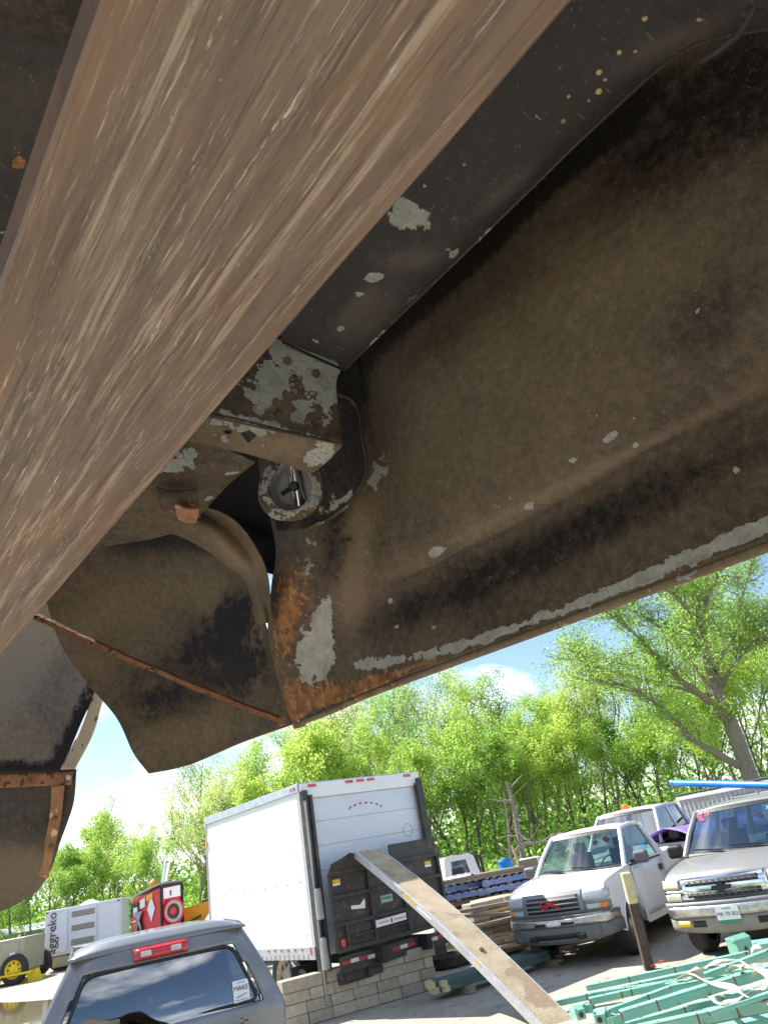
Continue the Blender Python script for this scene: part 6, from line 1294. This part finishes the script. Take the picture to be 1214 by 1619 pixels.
# ---- floor pan over everything, added wide to keep sun off the underside
def fpan(u, v): return VV(-1.1 + 2.2 * v, 1.16 + .02 * math.sin(v * 30) + .03 * math.sin(u * 9), -.9 + 3.0 * u)
b = MB(); b.grid(lambda u, v: BI @ fpan(u, v), 60, 60); fpn = b.build('floor_pan_sunshade', 'dark_undercoat', BODY, smooth=60, solid=.02, solid_off=1)
blobs(fpn, [BODY.matrix_basis @ v.co for v in fpn.data.vertices], [('rust', 30, 258, 14, 12, 0, .0)], .35)
# sheet running down beside the beam at upper left, with the scabby rust spot and flaked top edge
lp_ = [A3([(-260, -260, 1.0), (-60, -200, 1.02), (170, -180, 1.05), (420, -160, 1.08)]), A3([(-260, 60, .98), (-60, 60, 1.0), (120, 60, 1.03), (300, 60, 1.1)]), A3([(-260, 300, 1.0), (-60, 300, 1.02), (60, 300, 1.06), (220, 300, 1.15)]), A3([(-260, 560, 1.1), (-80, 560, 1.12), (40, 560, 1.16), (160, 560, 1.2)])]
patch('side_sheet', lp_, 120, 120, 'rail_paint', base=.22, bl=[('rust', 30, 258, 13, 11, 0, 1.0), ('dust_shade', 60, 180, 80, 90, 0, .25), ('flake', 70, 4, 70, 7, -5, .5), ('rust', 90, -2, 70, 10, 0, .6), ('soot_shade', 20, 90, 60, 14, 20, .3), ('flake', 4, 368, 7, 6, 0, .7)])

# ------------------------------------------------------------------ scraped lifting beam close to the camera
nb = .40
lL, lR = nb / ratio(160, 0), nb / ratio(910, 0)
def beammat():
    m = bpy.data.materials.new('beam_steel'); m.use_nodes = True; t = m.node_tree; b = t.nodes['Principled BSDF']; L = t.links.new
    tc = nd(t, 'ShaderNodeTexCoord')
    def noise(s, stretch, det=8, ro=.65):
        mp = nd(t, 'ShaderNodeMapping'); mp.inputs['Scale'].default_value = stretch; L(tc.outputs['Object'], mp.inputs[0]); n = nd(t, 'ShaderNodeTexNoise'); n.inputs['Scale'].default_value = s; n.inputs['Detail'].default_value = det; n.inputs['Roughness'].default_value = ro; L(mp.outputs[0], n.inputs['Vector']); return n.outputs['Fac']
    def rr(x, a, c): n = nd(t, 'ShaderNodeMapRange'); n.inputs[1].default_value = a; n.inputs[2].default_value = c; L(x, n.inputs[0]); return n.outputs[0]
    def mix(f, a, c, k=1):
        n = nd(t, 'ShaderNodeMix', data_type='RGBA')
        if k != 1: mm = nd(t, 'ShaderNodeMath', operation='MULTIPLY'); mm.inputs[1].default_value = k; L(f, mm.inputs[0]); f = mm.outputs[0]
        L(f, n.inputs[0])
        for i, x in ((6, a), (7, c)):
            if isinstance(x, tuple): n.inputs[i].default_value = (*x, 1)
            else: L(x, n.inputs[i])
        return n.outputs[2]
    col = mix(rr(noise(30, (.10, 1, 1), 10, .7), .38, .62), (.200, .146, .104), (.085, .065, .050))
    col = mix(rr(noise(10, (.16, 1, 1)), .48, .66), col, (.23, .125, .062), .6)
    col = mix(rr(noise(7, (.3, 1, 1)), .5, .72), col, (.10, .085, .075), .5)
    col = mix(rr(noise(85, (.035, 1, 1), 10, .75), .52, .60), col, (.40, .32, .25), .7)
    col = mix(rr(noise(190, (.03, 1, 1), 8, .75), .54, .60), col, (.07, .05, .038), .75)
    col = mix(rr(noise(240, (.04, 1, 1), 6, .7), .60, .66), col, (.52, .45, .37), .7)
    col = mix(rr(noise(60, (.10, 1, 1), 12, .85), .60, .64), col, (.62, .56, .49), .85)
    col = mix(rr(noise(36, (.05, 1, 1), 12, .85), .64, .67), col, (.88, .84, .78), .9)
    col = mix(rr(noise(70, (.22, 1, 1), 8, .8), .62, .66), col, (.055, .042, .034), .8)
    col = mix(rr(noise(120, (.5, 1, 1), 3, .5), .73, .76), col, (.42, .30, .16), .7)
    # redder band towards the edges: real rust where water collects
    sx = nd(t, 'ShaderNodeSeparateXYZ'); L(tc.outputs['Object'], sx.inputs[0]); ab = nd(t, 'ShaderNodeMath', operation='ABSOLUTE'); L(sx.outputs[1], ab.inputs[0])
    ad = nd(t, 'ShaderNodeMath', operation='ADD'); L(ab.outputs[0], ad.inputs[0]); nn = nd(t, 'ShaderNodeMath', operation='MULTIPLY'); nn.inputs[1].default_value = .05; L(noise(14, (.3, 1, 1)), nn.inputs[0]); L(nn.outputs[0], ad.inputs[1])
    hw = (lR - lL) / 2
    col = mix(rr(ad.outputs[0], hw - .012, hw + .03), col, (.165, .092, .058), .6)
    L(col, b.inputs['Base Color']); b.inputs['Roughness'].default_value = .55; b.inputs['Metallic'].default_value = .15
    bp = nd(t, 'ShaderNodeBump'); bp.inputs['Strength'].default_value = .6; bp.inputs['Distance'].default_value = .003; L(noise(80, (.08, 1, 1), 10, .7), bp.inputs['Height']); L(bp.outputs[0], b.inputs['Normal']); MATS['beam_steel'] = m
beammat()
bm0 = (lL + lR) / 2; BW = lR - lL; th = .055
BT_ = thing('lifting_beam', 'rusty scraped steel beam running close overhead from upper right to lower left', 'steel beam', VV(bm0, nb, 0)); BT_.matrix_basis = Matrix.Translation(VV(bm0, nb, 0)) @ Matrix((Dv, -Lv, Nv)).transposed().to_4x4()
b = MB(); nx = 60; x0, x1 = -.7, 3.2
prof = [(-BW / 2, .003), (-BW / 2 + .003, 0), (BW / 2 - .003, 0), (BW / 2, .003), (BW / 2, th), (-BW / 2, th)]
v = []; f = []
for i in range(nx + 1):
    x = x0 + (x1 - x0) * i / nx
    for k, (y, z) in enumerate(prof): v.append((x, y + .0012 * mnoise.noise((x * 7, k, 0)), z + .001 * mnoise.noise((x * 5, k, 4))))
for i in range(nx):
    for k in range(6): a = i * 6 + k; c_ = i * 6 + (k + 1) % 6; f.append((a, c_, c_ + 6, a + 6))
f += [tuple(range(6)), tuple(range(nx * 6, nx * 6 + 6))[::-1]]
b.add(v, f); o = b.build('flange', 'beam_steel', BT_); o.data.materials.append(MATS['rusty_edge'])
for q in o.data.polygons:
    if abs(q.normal.y) > .9: q.material_index = 1
b = MB(); b.box(((x0 + x1) / 2, 0, th + .08), (x1 - x0, .012, .16)); b.build('web', 'rusty_edge', BT_)
